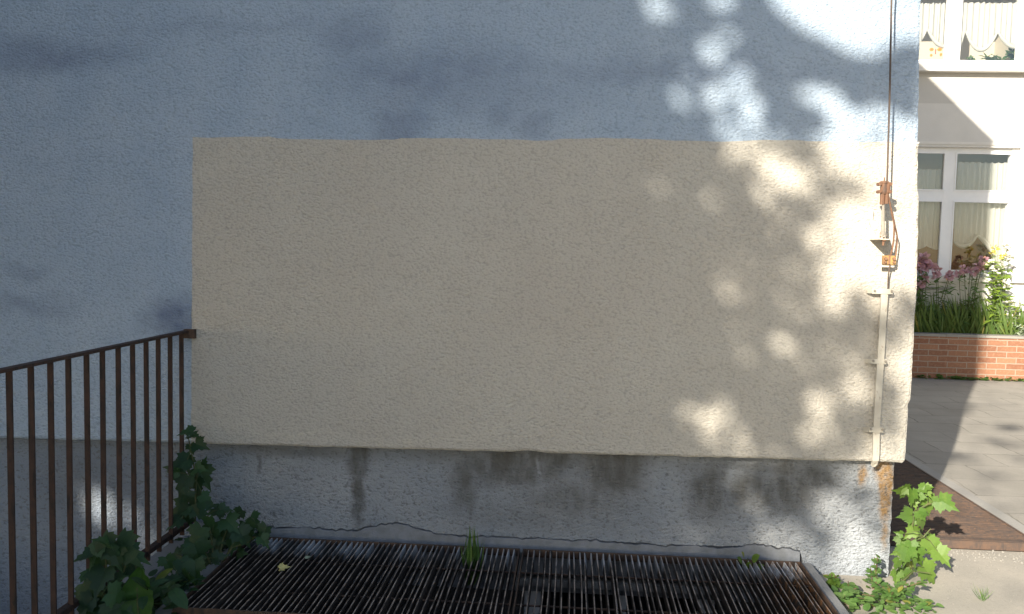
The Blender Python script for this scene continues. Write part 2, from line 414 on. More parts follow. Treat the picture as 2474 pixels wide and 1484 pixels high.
out += [(1.60, TOPZ), (-9.5, TOPZ)]
def ins(p):
    x, z = p; return (min(x, 1.66)-(.016 if x > 1.58 else 0)*min(1, 1), z+(.014 if z < .68 else 0))
wall = MB().slab(out, 0, .30, .016, ins).build('end_wall', M_wall, bld)
# repainted rectangle: a skin of paint with brushed, wavy edges
pt = []
TL, TR, BL = at(466, 330, 1, 0), at(2222, 334, 1, 0), at(462, 1075, 1, 0)
n = 90
for i in range(n+1):
    t = i/n; x = TL.x+(1.622-TL.x)*t
    pt.append((x, TL.z+.012*(t) + .009*MN.noise(V((x*2.2, .3, 0))) + .005*MN.noise(V((x*12, 2.3, 0))) - (.008 if .12 < t < .3 else 0) + (.012 if t > .52 else 0)*.6))
zr = pt[-1][1]
pt.append((wxn(zr)+.0025, zr))
for i in range(1, 60):
    z = zr + (zc+.035-zr)*i/60; pt.append((wxn(z)+.0025, z))
pt += [(1.648, zc+.006), (1.634, zc-.007)]
for i in range(n+1):
    x = 1.622 + (BL.x-1.622)*i/n; pt.append((x, wzn(x)-.0025))
for i in range(1, 50):
    t = i/50; z = wzn(BL.x)*(1-t)+TL.z*t; x = BL.x*(1-t)+TL.x*t
    pt.append((x + .0035*MN.noise(V((9, z*11, 0))) + .003*MN.noise(V((4, z*37, 0))), z))
MB().slab(pt, -.0025, .10, .017, lambda p: (p[0]-(.016 if p[0] > 1.60 and p[1] < zr-.001 else 0), p[1]+(.014 if p[1] < .66 and p[1] < wz(p[0])+.03 else 0))).build('beige_repaint', M_patch, bld)
rp = [at(x, y, 1, 0) for x, y in ((463,738),(450,735),(440,737),(432,745),(430,757),(437,764),(440,775),(450,782),(463,785))]
MB().slab([(p.x, p.z) for p in rp], -.006, .003, .006, lambda p: (p[0]*.82+BL.x*.18, p[1]*.85+at(455,760,1,0).z*.15)).build('plaster_repair', M_wall, bld)
# plinth: render layer with a ragged lower edge and a mortar strip under it
def rag(x):
    z = .118 + .008*MN.noise(V((x*3, 1, 0))) + .010*MN.noise(V((x*11, 2, 0))) + .012*MN.noise(V((x*34, 4, 0)))
    z += .05*max(0, 1-abs((x+.875)/.20))**.7 if abs(x+.875) < .2 else 0
    z += .025*max(0, 1-abs((x-1.0)/.16)) if abs(x-1.0) < .16 else 0
    return z
pl = [(-9.5, -1.5), (-2.0, -1.5), (-2.0, -.02), (-1.62, -.02), (-1.62, .10)]
x = -1.6
lower = []
while x < 1.19: lower.append((x, rag(x))); x += .012
pl += lower + [(1.20, .07), (1.21, -.02), (1.60, -.02)]
z = 0.
while z < .75: pl.append((1.622 + .006*MN.noise(V((2, z*18, 0))) + .005*MN.noise(V((8, z*55, 0))), z)); z += .014
pl += [(1.6, .75), (-9.5, .75)]
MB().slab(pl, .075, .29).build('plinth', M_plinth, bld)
ms = []
for x, z in lower: ms.append((x, z-max(.0005, .006+.010*MN.noise(V((x*7, 9, 0)))+.004*MN.noise(V((x*40, 9, 0))))))
ms = [(-1.6, -.16)] + ms + [(1.19, -.16)]
MB().slab(ms, .069, .28).build('mortar_strip', M_mortar, bld)
# basement wall in the light well with its window opening
wx0, wx1, wz0, wz1 = -.20, .78, -.95, -.115
bw = MB().box((-1.66, .062, -1.1), (wx0, .28, -.16)).box((wx1, .062, -1.1), (1.215, .28, -.16)).box((wx0, .062, -1.1), (wx1, .28, wz0)).box((wx0, .058, wz1), (wx1, .278, -.155+.04-.0))
bw.build('basement_wall', M_core, bld)
cw = MB()
for a, b in (((wx0, .10, wz0), (wx0+.085, .15, wz1)), ((wx1-.085, .10, wz0), (wx1, .15, wz1)), ((wx0+.085, .10, wz1-.05), (wx1-.085, .15, wz1)), ((wx0+.085, .10, wz0), (wx1-.085, .15, wz0+.06)), ((.27, .10, wz0+.06), (.33, .15, wz1-.05))): cw.box(a, b)
fr = cw.build('cellar_window', M_winw, bld)
MB().box((wx0+.085, .125, wz0+.06), (wx1-.085, .131, wz1-.05)).build('pane', M_dglass, fr)
MB().box((wx0-.05, .055-.045, wz1+.005), (wx1+.05, .056, wz1+.04)).build('lintel', M_kerb, bld)
MB().box((1.50, .31, -.9), (1.60, 7.96, TOPZ)).build('side_wall', M_fac, bld); MB().box((-9.5, .31, -.2), (-9.3, 7.96, TOPZ)).build('side_wall', M_fac, bld)
MB().box((-9.52, -.02, TOPZ), (1.62, 7.97, TOPZ+.012)).build('roof', M_roof, bld)

# ------------------------------------------------------------------ lightning conductor by the corner
ld = thing('lightning_conductor', 'rusty wire with clamp and tensioner hung on brackets beside the wall corner', 'cable', tuple(at(2143, 560, 1, 0)))
SO = -.145
def P3(x, y, Y=SO): return at(*Z3(x, y), 1, Y)
top = at(2153, 0, 1, -.12)
up = V((top.x-.01, -.10, TOPZ-.1))
MB().tube([up, top, at(2149, 220, 1, -.135), P3(385, 165)], .0045, 6).build('wire', M_wire, ld)
a, b = P3(350, 165), P3(338, 455)
ax = (b-a)
tb = MB()
c = a+ax*.22
tb.tube([a, a+ax*.03, a+ax*.09, a+ax*.10, a+ax*.19, a+ax*.20], [.016, .021, .021, .017, .017, .014], 10)
for t, s_ in ((.14, .054), (.46, .054)):
    p = a+ax*t; tb.bar(p+V((-s_*.62, -.004, 0)), p+V((s_*.62, -.004, .002)), .012, .012)
    for q in (-1, 1): tb.tube([p+V((q*s_*.45, -.018, 0)), p+V((q*s_*.45, .012, 0))], .008, 6)
tb.tube([a+ax*.19, a+ax*.45, a+ax*.55], [.0165, .0175, .014], 10)
tb.tube([a+ax*.05+V((.017, -.008, 0)), a+ax*.5+V((.015, -.008, 0))], .009, 8)
tb.tube([a+ax*-.16+V((0, 0, 0)), a+ax*.05], .003, 6)
tb.build('wire_tensioner', M_orange, ld)
tb = MB().tube([a+ax*.5+V((-.006, 0, 0)), b+V((-.006, 0, 0))], .0105, 8).tube([a+ax*.5+V((.013, -.004, 0)), a+ax*.97+V((.012, -.004, 0))], .0085, 8)
tb.build('clamp_sleeve', M_orange, ld)
tip = P3(345, 868)
MB().tube([b, P3(335, 640), P3(337, 830)], [.006, .0075, .009], 8).tube([P3(337, 835), P3(342, 855)], [.012, .015], 8).build('tie_rod', M_zinc, ld)
w0, w1 = at(*Z3(165, 852), 1, 0), at(*Z3(372, 868), 1, 0)
w0.z = w1.z = tip.z-.004
br = MB().add([w0, w1+V((.02, 0, 0)), tip+V((.02, -.015, -.004)), tip+V((-.02, -.015, -.004)), w0+V((0, 0, -.004)), w1+V((.02, 0, -.004)), tip+V((.02, -.015, -.008)), tip+V((-.02, -.015, -.008))],
              [(0,1,2,3),(7,6,5,4),(0,4,5,1),(1,5,6,2),(2,6,7,3),(3,7,4,0)])
br.build('bracket_plate', M_cream, ld)
nb = MB()
for dz in (-.014, .004): nb.tube([tip+V((0, 0, dz)), tip+V((0, 0, dz+.008))], .012, 6)
nb.tube([tip+V((-.002, 0, -.035)), tip+V((0, 0, .02))], .005, 6).tube([tip+V((-.018, 0, 0)), tip+V((-.018, 0, .03))], .002, 5)
nb.build('bolt', M_orange, ld)
h1, h2, h3 = at(*Z3(182, 515), 1, -.02), at(*Z3(180, 640), 1, -.02), at(*Z3(238, 768), 1, -.004)
MB().bar(h1, h2, .004, .022, (1, 0, 0)).bar(h2, h3, .004, .022, (1, 0, 0)).bar(h2+V((0, .003, 0)), h2+V((0, .03, .002)), .012, .004).build('wall_hook', M_cream, ld)
# earthing clamp and its loops
YC = -.055
k = P3(408, 1140, YC)
cl = MB().box(k+V((-.031, -.006, -.021)), k+V((.031, .006, .021)))
cl.build('test_clamp', M_brass, ld)
cb = MB()
for dx in (-.018, .02):
    cb.tube([k+V((dx, -.006, .006)), k+V((dx, -.016, .006))], .008, 6); cb.tube([k+V((dx, -.006, -.011)), k+V((dx, -.014, -.011))], .006, 6)
cb.tube([k+V((.0, -.004, -.02)), k+V((.0, -.004, .024))], .006, 6); cb.build('clamp_bolts', M_orange, ld)
MB().box(k+V((-.034, .006, -.034)), k+V((.028, .012, .02))).bar(k+V((0, .012, 0)), k+V((0, .055, 0)), .02, .02).build('clamp_backplate', M_cream, ld)
def loop(pts):
    P = [P3(x, y, Y) for x, y, Y in pts]; o = []
    for i in range(len(P)-1):                       # Catmull-Rom through the measured points
        p0, p1, p2, p3 = P[max(i-1, 0)], P[i], P[i+1], P[min(i+2, len(P)-1)]
        for j in range(6):
            t = j/6; o.append(.5*((2*p1)+(p2-p0)*t+(2*p0-5*p1+4*p2-p3)*t*t+(3*p1-p0-3*p2+p3)*t**3))
    return o+[P[-1]]
MB().tube(loop([(392, 300, SO), (410, 400, SO), (435, 520, SO+.01), (462, 640, -.12), (472, 720, -.11), (464, 900, -.08), (432, 1075, YC-.008)]), .0042, 6).build('earth_cable', M_orange, ld)
MB().tube(loop([(440, 560, SO+.005), (478, 720, -.115), (505, 820, -.09), (508, 930, -.075), (490, 1095, YC-.008)]), .0036, 6).build('earth_cable', M_orange, ld)
MB().tube([P3(420, 1205, YC), P3(400, 1330, -.045), P3(396, 1440, -.035), at(*Z3b(228, 140), 1, -.03), at(*Z3b(218, 300), 1, -.032), at(*Z3b(212, 400), 1, -.02)], .0035, 6).build('lower_wire', M_wire, ld)

cv = thing('cable_conduit', 'cream painted flat conduit strip clipped to the wall near its lower corner', 'conduit', tuple(at(2128, 910, 1, 0)))
def P4(x, y, Y=-.035): return at(*Z3b(x, y), 1, Y)
cm = MB()
cpts = [P4(203, 150), P4(188, 400), P4(173, 650), P4(158, 900), P4(143, 1150), P4(141, 1290), P4(137, 1345, -.032), P4(130, 1376, -.012)]
for i in range(len(cpts)-1): cm.bar(cpts[i], cpts[i+1]+(cpts[i+1]-cpts[i]).normalized()*.001, .031 if i < 6 else .026, .012, (0, 1, 0))
cm.build('channel', M_cream, cv)
cm = MB().tube([P4(128, 1366, -.006), P4(126, 1378, -.018)], .013, 10); cm.build('end_ring', M_cream, cv)
for (x0, x1, yy) in ((72, 262, 142), (66, 215, 642), (50, 195, 1130)):
    p0, p1 = P4(x0+42, yy-4, -.043), P4(x1, yy, -.043); pw = at(*Z3b(x0, yy-4), 1, -.004)
    sm = MB().bar(p0, p1, .003, .024, (0, 0, 1)).bar(pw, p0, .003, .022, (0, 0, 1))
    c = sm.build('clip', M_cream, cv)
    for t in (.35, .95):
        q = p0+(p1-p0)*t if t > .5 else p0+(p1-p0)*.12
        MB().tube([q+V((0, -.001, .002)), q+V((0, -.009, .002))], .006, 6).build('screw', M_zinc, c)

# ------------------------------------------------------------------ iron railing of the cellar stairs
RX, RZ = -1.95, 1.147
rl = thing('iron_railing', 'rusty brown iron railing of flat uprights guarding the cellar stairs', 'railing', (RX, -1.2, 0))
YEND = -3.1
trl = MB().bar((RX, YEND, RZ-.006), (RX, -.002, RZ-.006), .034, .012); trl.build('top_rail', M_rail, rl)
MB().bar((RX-.012, YEND, .135), (RX-.012, .05, .135), .034, .022).build('bottom_rail', M_rail, rl)
MB().box((RX-.01, -.03, RZ-.04), (RX+.045, .0, RZ+.006)).build('wall_plate', M_frame, rl)
y = -.075; i = 0
while y > YEND:
    j = gau(0, .002)
    MB().bar((RX+j, y, .10), (RX, y+j, RZ-.0125), .021, .008, (0, 1, 0)).build('baluster', M_rail, rl, loc=(RX, y, .1))
    y -= .1195+gau(0, .002)
for y in (-1.155, -2.6): MB().bar((RX-.012, y, -.02), (RX-.012, y, .124), .03, .03, (0, 1, 0)).build('foot', M_rail, rl)
cpg = MB().box((-2.03, -3.4, -.2), (-1.90, .05, .045)); struct(cpg, 'stair_kerb', M_coping)

# ------------------------------------------------------------------ cellar gratings
kb = MB().box((1.175, -.93, -.05), (1.235, .05, .062)).box((-1.69, -.93, -.05), (-1.62, .05, .062)).box((-1.69, -1.02, -.05), (1.235, -.93, .055)).box((-1.62, .012, -.05), (1.175, .067, .062))
struct(kb, 'light_well_kerb', M_coping)
def grating(x0, x1, label, nbar):
    t = thing('cellar_grating', label, 'grating', ((x0+x1)/2, -.43, .05), 'gratings over the cellar light well')
    f = MB()
    f.box((x0, -.875, .046), (x1, -.869, .084)).box((x0, -.004, .046), (x1, .004, .084))
    f.box((x0, -.869, .046), (x0+.006, -.004, .084)).box((x1-.006, -.869, .046), (x1, -.004, .084))
    f.build('frame', M_frame, t)
    for yy in (-.62, -.25): MB().tube([(x0, yy, .058), (x1, yy, .058)], .005, 6).build('cross_rod', M_frame, t)
    for i in range(nbar):
        x = x0+(x1-x0)*(i+1)/(nbar+1)+gau(0, .0012)
        b = MB(); lean = gau(0, .002); k = 8; d = gau(0, .003)
        prev = None
        for q in range(k+1):
            yy = -.869+.865*q/k; xx = d*sin(pi*q/k)
            row = [(x+xx-.0025+lean, yy, .081), (x+xx+.0025+lean, yy, .081), (x+xx+.0025-lean, yy, .047), (x+xx-.0025-lean, yy, .047)]
            b.v += [V(p) for p in row]
            if q:
                o = (q-1)*4
                for e in range(4): b.f.append([o+e, o+(e+1) % 4, o+4+(e+1) % 4, o+4+e])
        b.f.append([0, 1, 2, 3]); b.f.append([k*4+3, k*4+2, k*4+1, k*4])
        b.build('bar', M_bars, t, loc=(x, -.43, .06))
    return t
grating(-1.615, -.222, 'dark rusty cellar grating beside the shaded maple seedlings, bars pale at the wall', 49)
grating(-.208, 1.172, 'rusty cellar grating above the white cellar window, with orange rust at its sunlit end', 47)
sg = thing('side_grating', 'reddish rusty grating along the side of the building behind the bright sapling', 'grating', (2.1, 3.5, 0))
sm = MB().box((1.64, .56, .0), (2.612, .572, .045)).box((1.64, 6.4, .0), (2.612, 6.41, .045)).box((2.60, .572, .0), (2.612, 6.4, .045)).box((1.64, .572, .0), (1.652, 6.4, .045))
sm.build('frame', M_side, sg)
yy = .60; sb = []
while yy < 6.4: sb.append(yy); yy += .0265
for i, yy in enumerate(sb[:98]): MB().box((1.652, yy-.004, .008), (2.60, yy+.004, .042+gau(0, .0008))).build('bar', M_side, sg, loc=(2.1, yy, .02))
rest = MB()
for yy in sb[98:]: rest.box((1.652, yy-.004, .008), (2.60, yy+.004, .042))
tag(rest.build('far_bars', M_side, sg), kind='stuff')
cov = MB().box((1.655, .575, .0435), (2.597, .62, .0475))
cov.build('front_plate', M_side, sg)

gr = MB()
for i in range(420):
    x = uni(1.66, 3.0); y = .545-abs(gau(0, .12)); r_ = abs(gau(0, .0035))+.0022
    a = uni(0, pi); q = []
    for k in range(6): q.append((x+r_*cos(a+k*pi/3)*uni(.6, 1.2), y+r_*sin(a+k*pi/3)*uni(.6, 1.2), -.001))
    q.append((x, y, r_*uni(.5, 1))); gr.add(q, [(k, (k+1) % 6, 6) for k in range(6)])
for i in range(260):
    x = uni(1.25, 3.2); y = uni(-.7, .5); r_ = abs(gau(0, .002))+.0015; a = uni(0, pi)
    q = [(x+r_*cos(a+k*pi/3)*uni(.6, 1.2), y+r_*sin(a+k*pi/3)*uni(.6, 1.2), -.001) for k in range(6)]+[(x, y, r_)]
    gr.add(q, [(k, (k+1) % 6, 6) for k in range(6)])
tag(gr.build('grit', M_cap), 'loose grit and crumbs on the concrete in front of the side grating', 'grit', None, 'stuff')

# ------------------------------------------------------------------ far wing with its windows
FY = 8.0
fac = thing('rear_wing', 'bright sunlit cream building wing with white windows across the paved yard', 'building', (6, FY, 0))
def PF(x, y, Y=FY): return at(x, y, 1, Y)
LW = (4.30, 6.09, 1.36, 3.13); UW = (4.30, 6.05, 4.245, 5.75)
fm = MB()
def wallseg(x0, x1, z0, z1): fm.box((x0, FY, z0), (x1, FY+.3, z1))
XR = 16.
wallseg(1.7, 4.30, -.2, 9.5); wallseg(6.09, XR, -.2, 4.0); wallseg(6.05, XR, 4.0, 9.5)
wallseg(4.30, 6.09, -.2, LW[2]); wallseg(4.30, 6.09, LW[3], 4.0); wallseg(4.30, 6.05, 4.0, UW[2]); wallseg(4.30, 6.05, UW[3], 9.5)
fm.build('facade_wall', M_fac, fac)
MB().box((1.5, FY-.1, 9.5), (XR, FY+7, 9.8)).build('roof', M_roof, fac)
MB().box((4.2, FY-.012, 3.165), (6.4, FY-.001, 3.20)).build('lintel_strip', M_sill, fac)
us = MB().box((4.25, FY-.13, 4.135), (7.2, FY+.06, 4.24)); us.build('window_sill', M_sill, fac)
MB().box((4.22, FY-.06, 1.285), (6.3, FY+.06, 1.345)).build('window_sill', M_sill, fac)
MB().box((4.3, FY-.03, 1.16), (5.25, FY-.001, 1.20)).build('pipe_ledge', M_kerb, fac)
rm = MB()
for (z0, z1) in ((1.2, 3.4), (4.1, 6.0)):
    q = [(4.0, FY+.31, z0), (6.4, FY+.31, z0), (6.4, FY+1.6, z0), (4.0, FY+1.6, z0), (4.0, FY+.31, z1), (6.4, FY+.31, z1), (6.4, FY+1.6, z1), (4.0, FY+1.6, z1)]
    rm.add(q, [(0,1,2,3),(4,5,6,7),(1,2,6,5),(2,3,7,6),(3,0,4,7)])
rm.build('rooms', M_room, fac)
def window(x0, x1, z0, z1, mull, trans, fw=.06, sash=.045):
    y0, y1 = FY+.07, FY+.13
    f = MB().box((x0, y0, z0), (x0+fw, y1, z1)).box((x1-fw, y0, z0), (x1, y1, z1)).box((x0+fw, y0, z1-fw), (x1-fw, y1, z1)).box((x0+fw, y0, z0), (x1-fw, y1, z0+fw))
    m0, m1 = mull; f.box((m0, y0, z0+fw), (m1, y1, z1-fw))
    fo = f.build('window', M_winw, fac)
    if trans:
        t0, t1 = trans; MB().box((x0+fw, y0+.002, t0), (m0, y1, t1)).box((m1, y0+.002, t0), (x1-fw, y1, t1)).build('transom', M_winw, fo)
        cells = [(x0+fw, m0, z0+fw, t0), (m1, x1-fw, z0+fw, t0), (x0+fw, m0, t1, z1-fw), (m1, x1-fw, t1, z1-fw)]
    else: cells = [(x0+fw, m0, z0+fw, z1-fw), (m1, x1-fw, z0+fw, z1-fw)]
    for a, b, c, d in cells:
        e = .018
        MB().box((a, y0-.012, c), (a+e, y0+.03, d)).box((b-e, y0-.012, c), (b, y0+.03, d)).box((a+e, y0-.012, c), (b-e, y0+.03, c+e)).box((a+e, y0-.012, d-e), (b-e, y0+.03, d)).build('sash', M_winw, fo)
        MB().box((a+e, y0+.014, c+e), (b-e, y0+.018, d-e)).build('pane', M_glass, fo)
    return fo
window(*LW, (5.125, 5.26), (2.40, 2.535), .065)
window(*UW, (5.05, 5.215), None, .055)
MB().box((6.0, FY+.05, 1.36), (6.09, FY+.16, 3.13)).build('frame_post', M_winw, fac)

def curtain(name, label, xs_, ztop, zbot, Y, group, folds=9, amp=.02):
    m = MB(); n = 70; k = 10; x0, x1 = xs_
    for i in range(n+1):
        t = i/n; x = x0+(x1-x0)*t
        for j in range(k+1):
            s = j/k; zt = ztop+.008*sin(t*60); z = zt+(zbot(t)-zt)*s
            m.v.append(V((x, Y+amp*sin(t*folds*2*pi+.6*sin(t*17))*(1-.3*s)+.01*MN.noise(V((x*4, z*2, 0))), z)))
    for i in range(n):
        for j in range(k): m.f.append([i*(k+1)+j, (i+1)*(k+1)+j, (i+1)*(k+1)+j+1, i*(k+1)+j+1])
    o = m.build(name, M_curt, None, True); tag(o, label, 'curtain', group); return o
def swag(x0, x1, z0, z1, zl, Y, par, w=.05):              # a gathered hem hanging in a bow
    m = MB(); P = []
    for i in range(25):
        t = i/24; P.append(V((x0+(x1-x0)*t, Y, z0+(z1-z0)*t-(zl)*(1-(2*t-1)**2))))
    m.tube(P, [w*.25+w*.35*sin(pi*i/24) for i in range(25)], 7); return m.build('hem', M_curt, par, True)
CY0 = FY+.2
def bow(a, b, c, edges):
    def f(t):
        for (t0, t1, za, zb, d) in edges:
            if t0 <= t <= t1:
                q = (t-t0)/(t1-t0); return za+(zb-za)*q-d*(1-(2*q-1)**2)
        return edges[-1][3]
    return f
def pz(fn, x, y): return PF(*fn(x, y), CY0).z
def pxx(fn, x, y): return PF(*fn(x, y), CY0).x
g_c = 'sheer curtains in the rear wing windows'
# upper left and right
a0, a1 = pxx(ZU, 440, 200), pxx(ZU, 700, 200)
zA, zB = pz(ZU, 520, 235), pz(ZU, 620, 365)
c1 = curtain('curtain', 'white gathered curtain above the orange butterfly in the upper window', (a0, a1), pz(ZU, 560, 28), bow(0, 0, 0, [(0, .3, zA-.1, zA, .1), (.3, 1, zA, zB, .04)]), CY0, g_c, 6)
swag(a0+(a1-a0)*.3, a1, zA, zB+.02, .10, CY0-.03, c1)
b0, b1 = pxx(ZU, 785, 200), pxx(ZU, 1260, 200)
z1_, z2_ = pz(ZU, 815, 250), pz(ZU, 1060, 250)
c2 = curtain('curtain', 'white curtain gathered in a bow over the green pot plants in the upper window', (b0, b1), pz(ZU, 950, 24), bow(0, 0, 0, [(0, .06, z1_-.3, z1_, 0), (.06, .58, z1_, z2_, .25), (.58, 1, z2_, z2_-.15, .1)]), CY0, g_c, 11)
swag(b0+(b1-b0)*.06, b0+(b1-b0)*.58, z1_, z2_, .25, CY0-.03, c2)
swag(b0+(b1-b0)*.58, b1, z2_, z2_-.2, .09, CY0-.03, c2)
# lower
c0_, c1_ = pxx(ZL, 430, 300), pxx(ZL, 640, 300)
c3 = curtain('curtain', 'straight pale curtain in the narrow left half of the lower window', (c0_-.1, c1_), pz(ZL, 540, 72), lambda t: pz(ZL, 540, 640)-.05*abs(sin(t*6)), CY0, g_c, 6)
d0, d1 = pxx(ZL, 700, 500), pxx(ZL, 1160, 500)
zt = pz(ZL, 1070, 24)
zl1, zl2, zl3 = pz(ZL, 705, 610), pz(ZL, 870, 560), pz(ZL, 1150, 760)
c4 = curtain('curtain', 'grey sheer curtain with wavy lower hem in the lower window, its right part sunlit', (d0, d1), zt, bow(0, 0, 0, [(0, .36, zl1, zl2, .10), (.36, .62, zl2, zl2-.28, -.03), (.62, 1, zl2-.28, zl3, .1)]), CY0, g_c, 11)
swag(d0, d0+(d1-d0)*.36, zl1, zl2, .10, CY0-.03, c4, .06)
swag(d0+(d1-d0)*.36, d0+(d1-d0)*.66, zl2, zl2-.28, -.03, CY0-.03, c4, .06)
cup = thing('cupboard', 'brown wooden cupboard inside the lower window behind the curtain', 'cupboard', (5.6, FY+1.2, 1.2))
MB().box((5.1, FY+1.0, 1.21), (6.2, FY+1.5, 2.05)).build('body', M_wood, cup)
for q in (0, 1): MB().box((5.13+q*.54, FY+.98, 1.26), (5.64+q*.54, FY+.999, 2.0)).build('door', M_wood, cup)

# ------------------------------------------------------------------ leaves and plants
MAPLE = [(0,-.02),(.16,-.10),(.36,-.13),(.33,.0),(.50,.12),(.43,.17),(.52,.36),(.36,.33),(.30,.42),(.22,.40),(.24,.62),(.12,.62),(.0,.95)]
LANCE = [(0,0),(.10,.08),(.17,.25),(.17,.42),(.11,.68),(0,1)]
OVAL = [(0,0),(.22,.05),(.33,.25),(.34,.5),(.24,.78),(0,1)]
HEART = [(0,0),(.14,-.06),(.32,.0),(.42,.2),(.38,.42),(.22,.68),(.08,.88),(0,1)]
def leaf(m, p, d, nrm, size, kind=MAPLE, fold=.12, curl=.18, wid=1.0):
    d = V(d).normalized(); nrm = V(nrm); nrm = (nrm-d*nrm.dot(d))
    if nrm.length < 1e-3: nrm = d.orthogonal()
    nrm.normalize(); s = d.cross(nrm)
    def pt(x, y, side): return V(p)+(s*(x*side*wid)+d*y+nrm*(abs(x)*fold-curl*y*y-.25*curl*(x*x)))*size
    b = len(m.v); ax = [(0, kind[0][1]), (0, .3), (0, .6), (0, kind[-1][1])]
    mid = [pt(0, max(0, kind[0][1]), 1), pt(0, .33, 1), pt(0, .66, 1), pt(0, kind[-1][1], 1)]
    m.v += mid
    for side in (1, -1):
        o = len(m.v); inner = kind[1:-1]
        m.v += [pt(x, y, side) for x, y in inner]
        k = len(inner)
        def near(y): return 0 if y < .16 else (1 if y < .5 else (2 if y < .83 else 3))
        prev = near(inner[0][1]); seq = []
        m.f.append([b, o, b+prev]) if prev != 0 else None
        for i in range(k-1):
            a, c = near(inner[i][1]), near(inner[i+1][1]); c = max(a if c < a else c, prev)
            m.f.append([b+prev, o+i, o+i+1])
            if c != prev:
                for q in range(prev, c): m.f.append([b+q, o+i+1, b+q+1])
                prev = c
        for q in range(prev, 3): m.f.append([b+q, o+k-1, b+q+1])
    return m
def build_leaves(m, name, mat, parent):
    m.f = [f for f in m.f if len(set(f)) > 2]
    o = m.build(name, mat, parent, False); return o
TOC = V((0, -1, .5)).normalized()
def rdir(up=.2): 
    a = uni(0, 2*pi); return V((cos(a), sin(a)*.7, uni(-.6, .3)+up))

def px_plant(name, label, cat, base, leaves, mat, stems, smat=M_stem, kind=MAPLE, group=None, fill=None, nface=(0, -.7, .7), jit=.03):
    """leaves: (px, py, Y, size m[, dx, dz]); stems: lists of points"""
    t = thing(name, label, cat, base, group)
    sm = MB()
    for st in stems: sm.tube([V(q) for q in st], [.006*(1-.6*i/max(1, len(st)-1)) for i in range(len(st))], 6)
    lm = MB()
    for L in leaves:
        p = L if isinstance(L[0], V) else None
        px, py, Y, sz = L[:4]; c = at(px, py, 1, Y+gau(0, jit))
        dx, dz = (L[4], L[5]) if len(L) > 5 else (uni(-1, 1), uni(-.9, .1))
        sz *= uni(.72, 1.12); d = V((dx, uni(-.6, .1), dz)).normalized(); nn = V(nface)+V((gau(0, .3), gau(0, .3), gau(0, .3)))
        s0 = c-d*sz*.45
        leaf(lm, s0, d, nn, sz, kind, uni(-.1, .4), uni(.0, .6))
        # petiole back to the nearest stem point
        best = min((V(q) for st in stems for q in st), key=lambda q: (q-s0).length + max(0, q.z-s0.z)*.5)
        if (best-s0).length < .5:
            md = (best+s0)/2+V((0, 0, .012)); sm.tube([best, md, s0+d*.01], .0018, 4)
    sm.build('stem', smat, t); build_leaves(lm, 'foliage', mat, t)
    return t
# --- left: shaded maple seedlings by the railing
def w_(x, y, Y): return at(x, y, 1, Y)
st = [w_(468, 1330, -.16), w_(472, 1240, -.14), w_(474, 1160, -.12), w_(462, 1090, -.12), w_(452, 1045, -.12)]
st[0].z = .02
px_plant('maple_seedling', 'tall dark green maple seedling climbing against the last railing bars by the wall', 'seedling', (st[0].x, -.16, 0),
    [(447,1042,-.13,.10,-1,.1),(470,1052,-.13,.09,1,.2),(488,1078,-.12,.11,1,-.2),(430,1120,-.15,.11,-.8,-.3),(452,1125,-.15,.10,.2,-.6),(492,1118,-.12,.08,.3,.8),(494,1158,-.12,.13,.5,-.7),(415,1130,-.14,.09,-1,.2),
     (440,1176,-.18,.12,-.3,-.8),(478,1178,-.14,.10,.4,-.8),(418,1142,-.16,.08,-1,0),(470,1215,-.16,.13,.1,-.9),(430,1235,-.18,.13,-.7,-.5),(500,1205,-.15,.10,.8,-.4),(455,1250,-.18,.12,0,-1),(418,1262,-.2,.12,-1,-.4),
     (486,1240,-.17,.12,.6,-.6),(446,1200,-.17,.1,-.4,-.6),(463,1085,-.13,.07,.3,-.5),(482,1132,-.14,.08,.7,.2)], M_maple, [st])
bz = w_(520, 1380, -.33); bz.z = .01
def fan(base, tips): return [[base, (base+V(t))/2+V((0, 0, .05)), V(t)] for t in tips]
tips = [w_(560, 1260, -.25), w_(620, 1270, -.22), w_(500, 1250, -.28), w_(540, 1340, -.38), w_(470, 1330, -.4), w_(600, 1310, -.3)]
lv = []
for (x, y, s) in ((560,1270,.14),(612,1262,.14),(632,1292,.12),(590,1300,.14),(536,1290,.13),(500,1280,.13),(470,1300,.13),(520,1235,.09),(505,1225,.07),(545,1230,.10),(560,1320,.13),(520,1330,.14),(480,1345,.13),(445,1320,.12),(600,1285,.12),(575,1245,.1),(640,1310,.09),(500,1370,.12),(545,1365,.1),(460,1380,.11),(580,1335,.09),(430,1350,.1),(525,1305,.12)):
    lv.append((x, y, -.28+gau(0, .05), s))
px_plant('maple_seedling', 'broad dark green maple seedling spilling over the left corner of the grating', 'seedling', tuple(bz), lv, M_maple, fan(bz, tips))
b3 = w_(450, 1440, -.62); b3.z = .01
px_plant('maple_seedling', 'low green maple seedling growing along the left edge of the grating', 'seedling', tuple(b3),
    [(470,1385,-.6,.11),(450,1405,-.62,.11),(430,1430,-.66,.11),(460,1375,-.55,.08),(475,1355,-.5,.09),(415,1450,-.7,.10),(440,1375,-.6,.1),(455,1425,-.64,.08),(425,1400,-.6,.1),(400,1440,-.66,.1),(484,1398,-.55,.06,1,.2),(530,1345,-.45,.07,1,.3),(410,1410,-.66,.1),(405,1365,-.62,.09)],
    M_maple, fan(b3, [w_(470, 1385, -.6), w_(430, 1420, -.66), w_(475, 1360, -.52)]))
b4 = w_(270, 1480, -.95); b4.z = .0
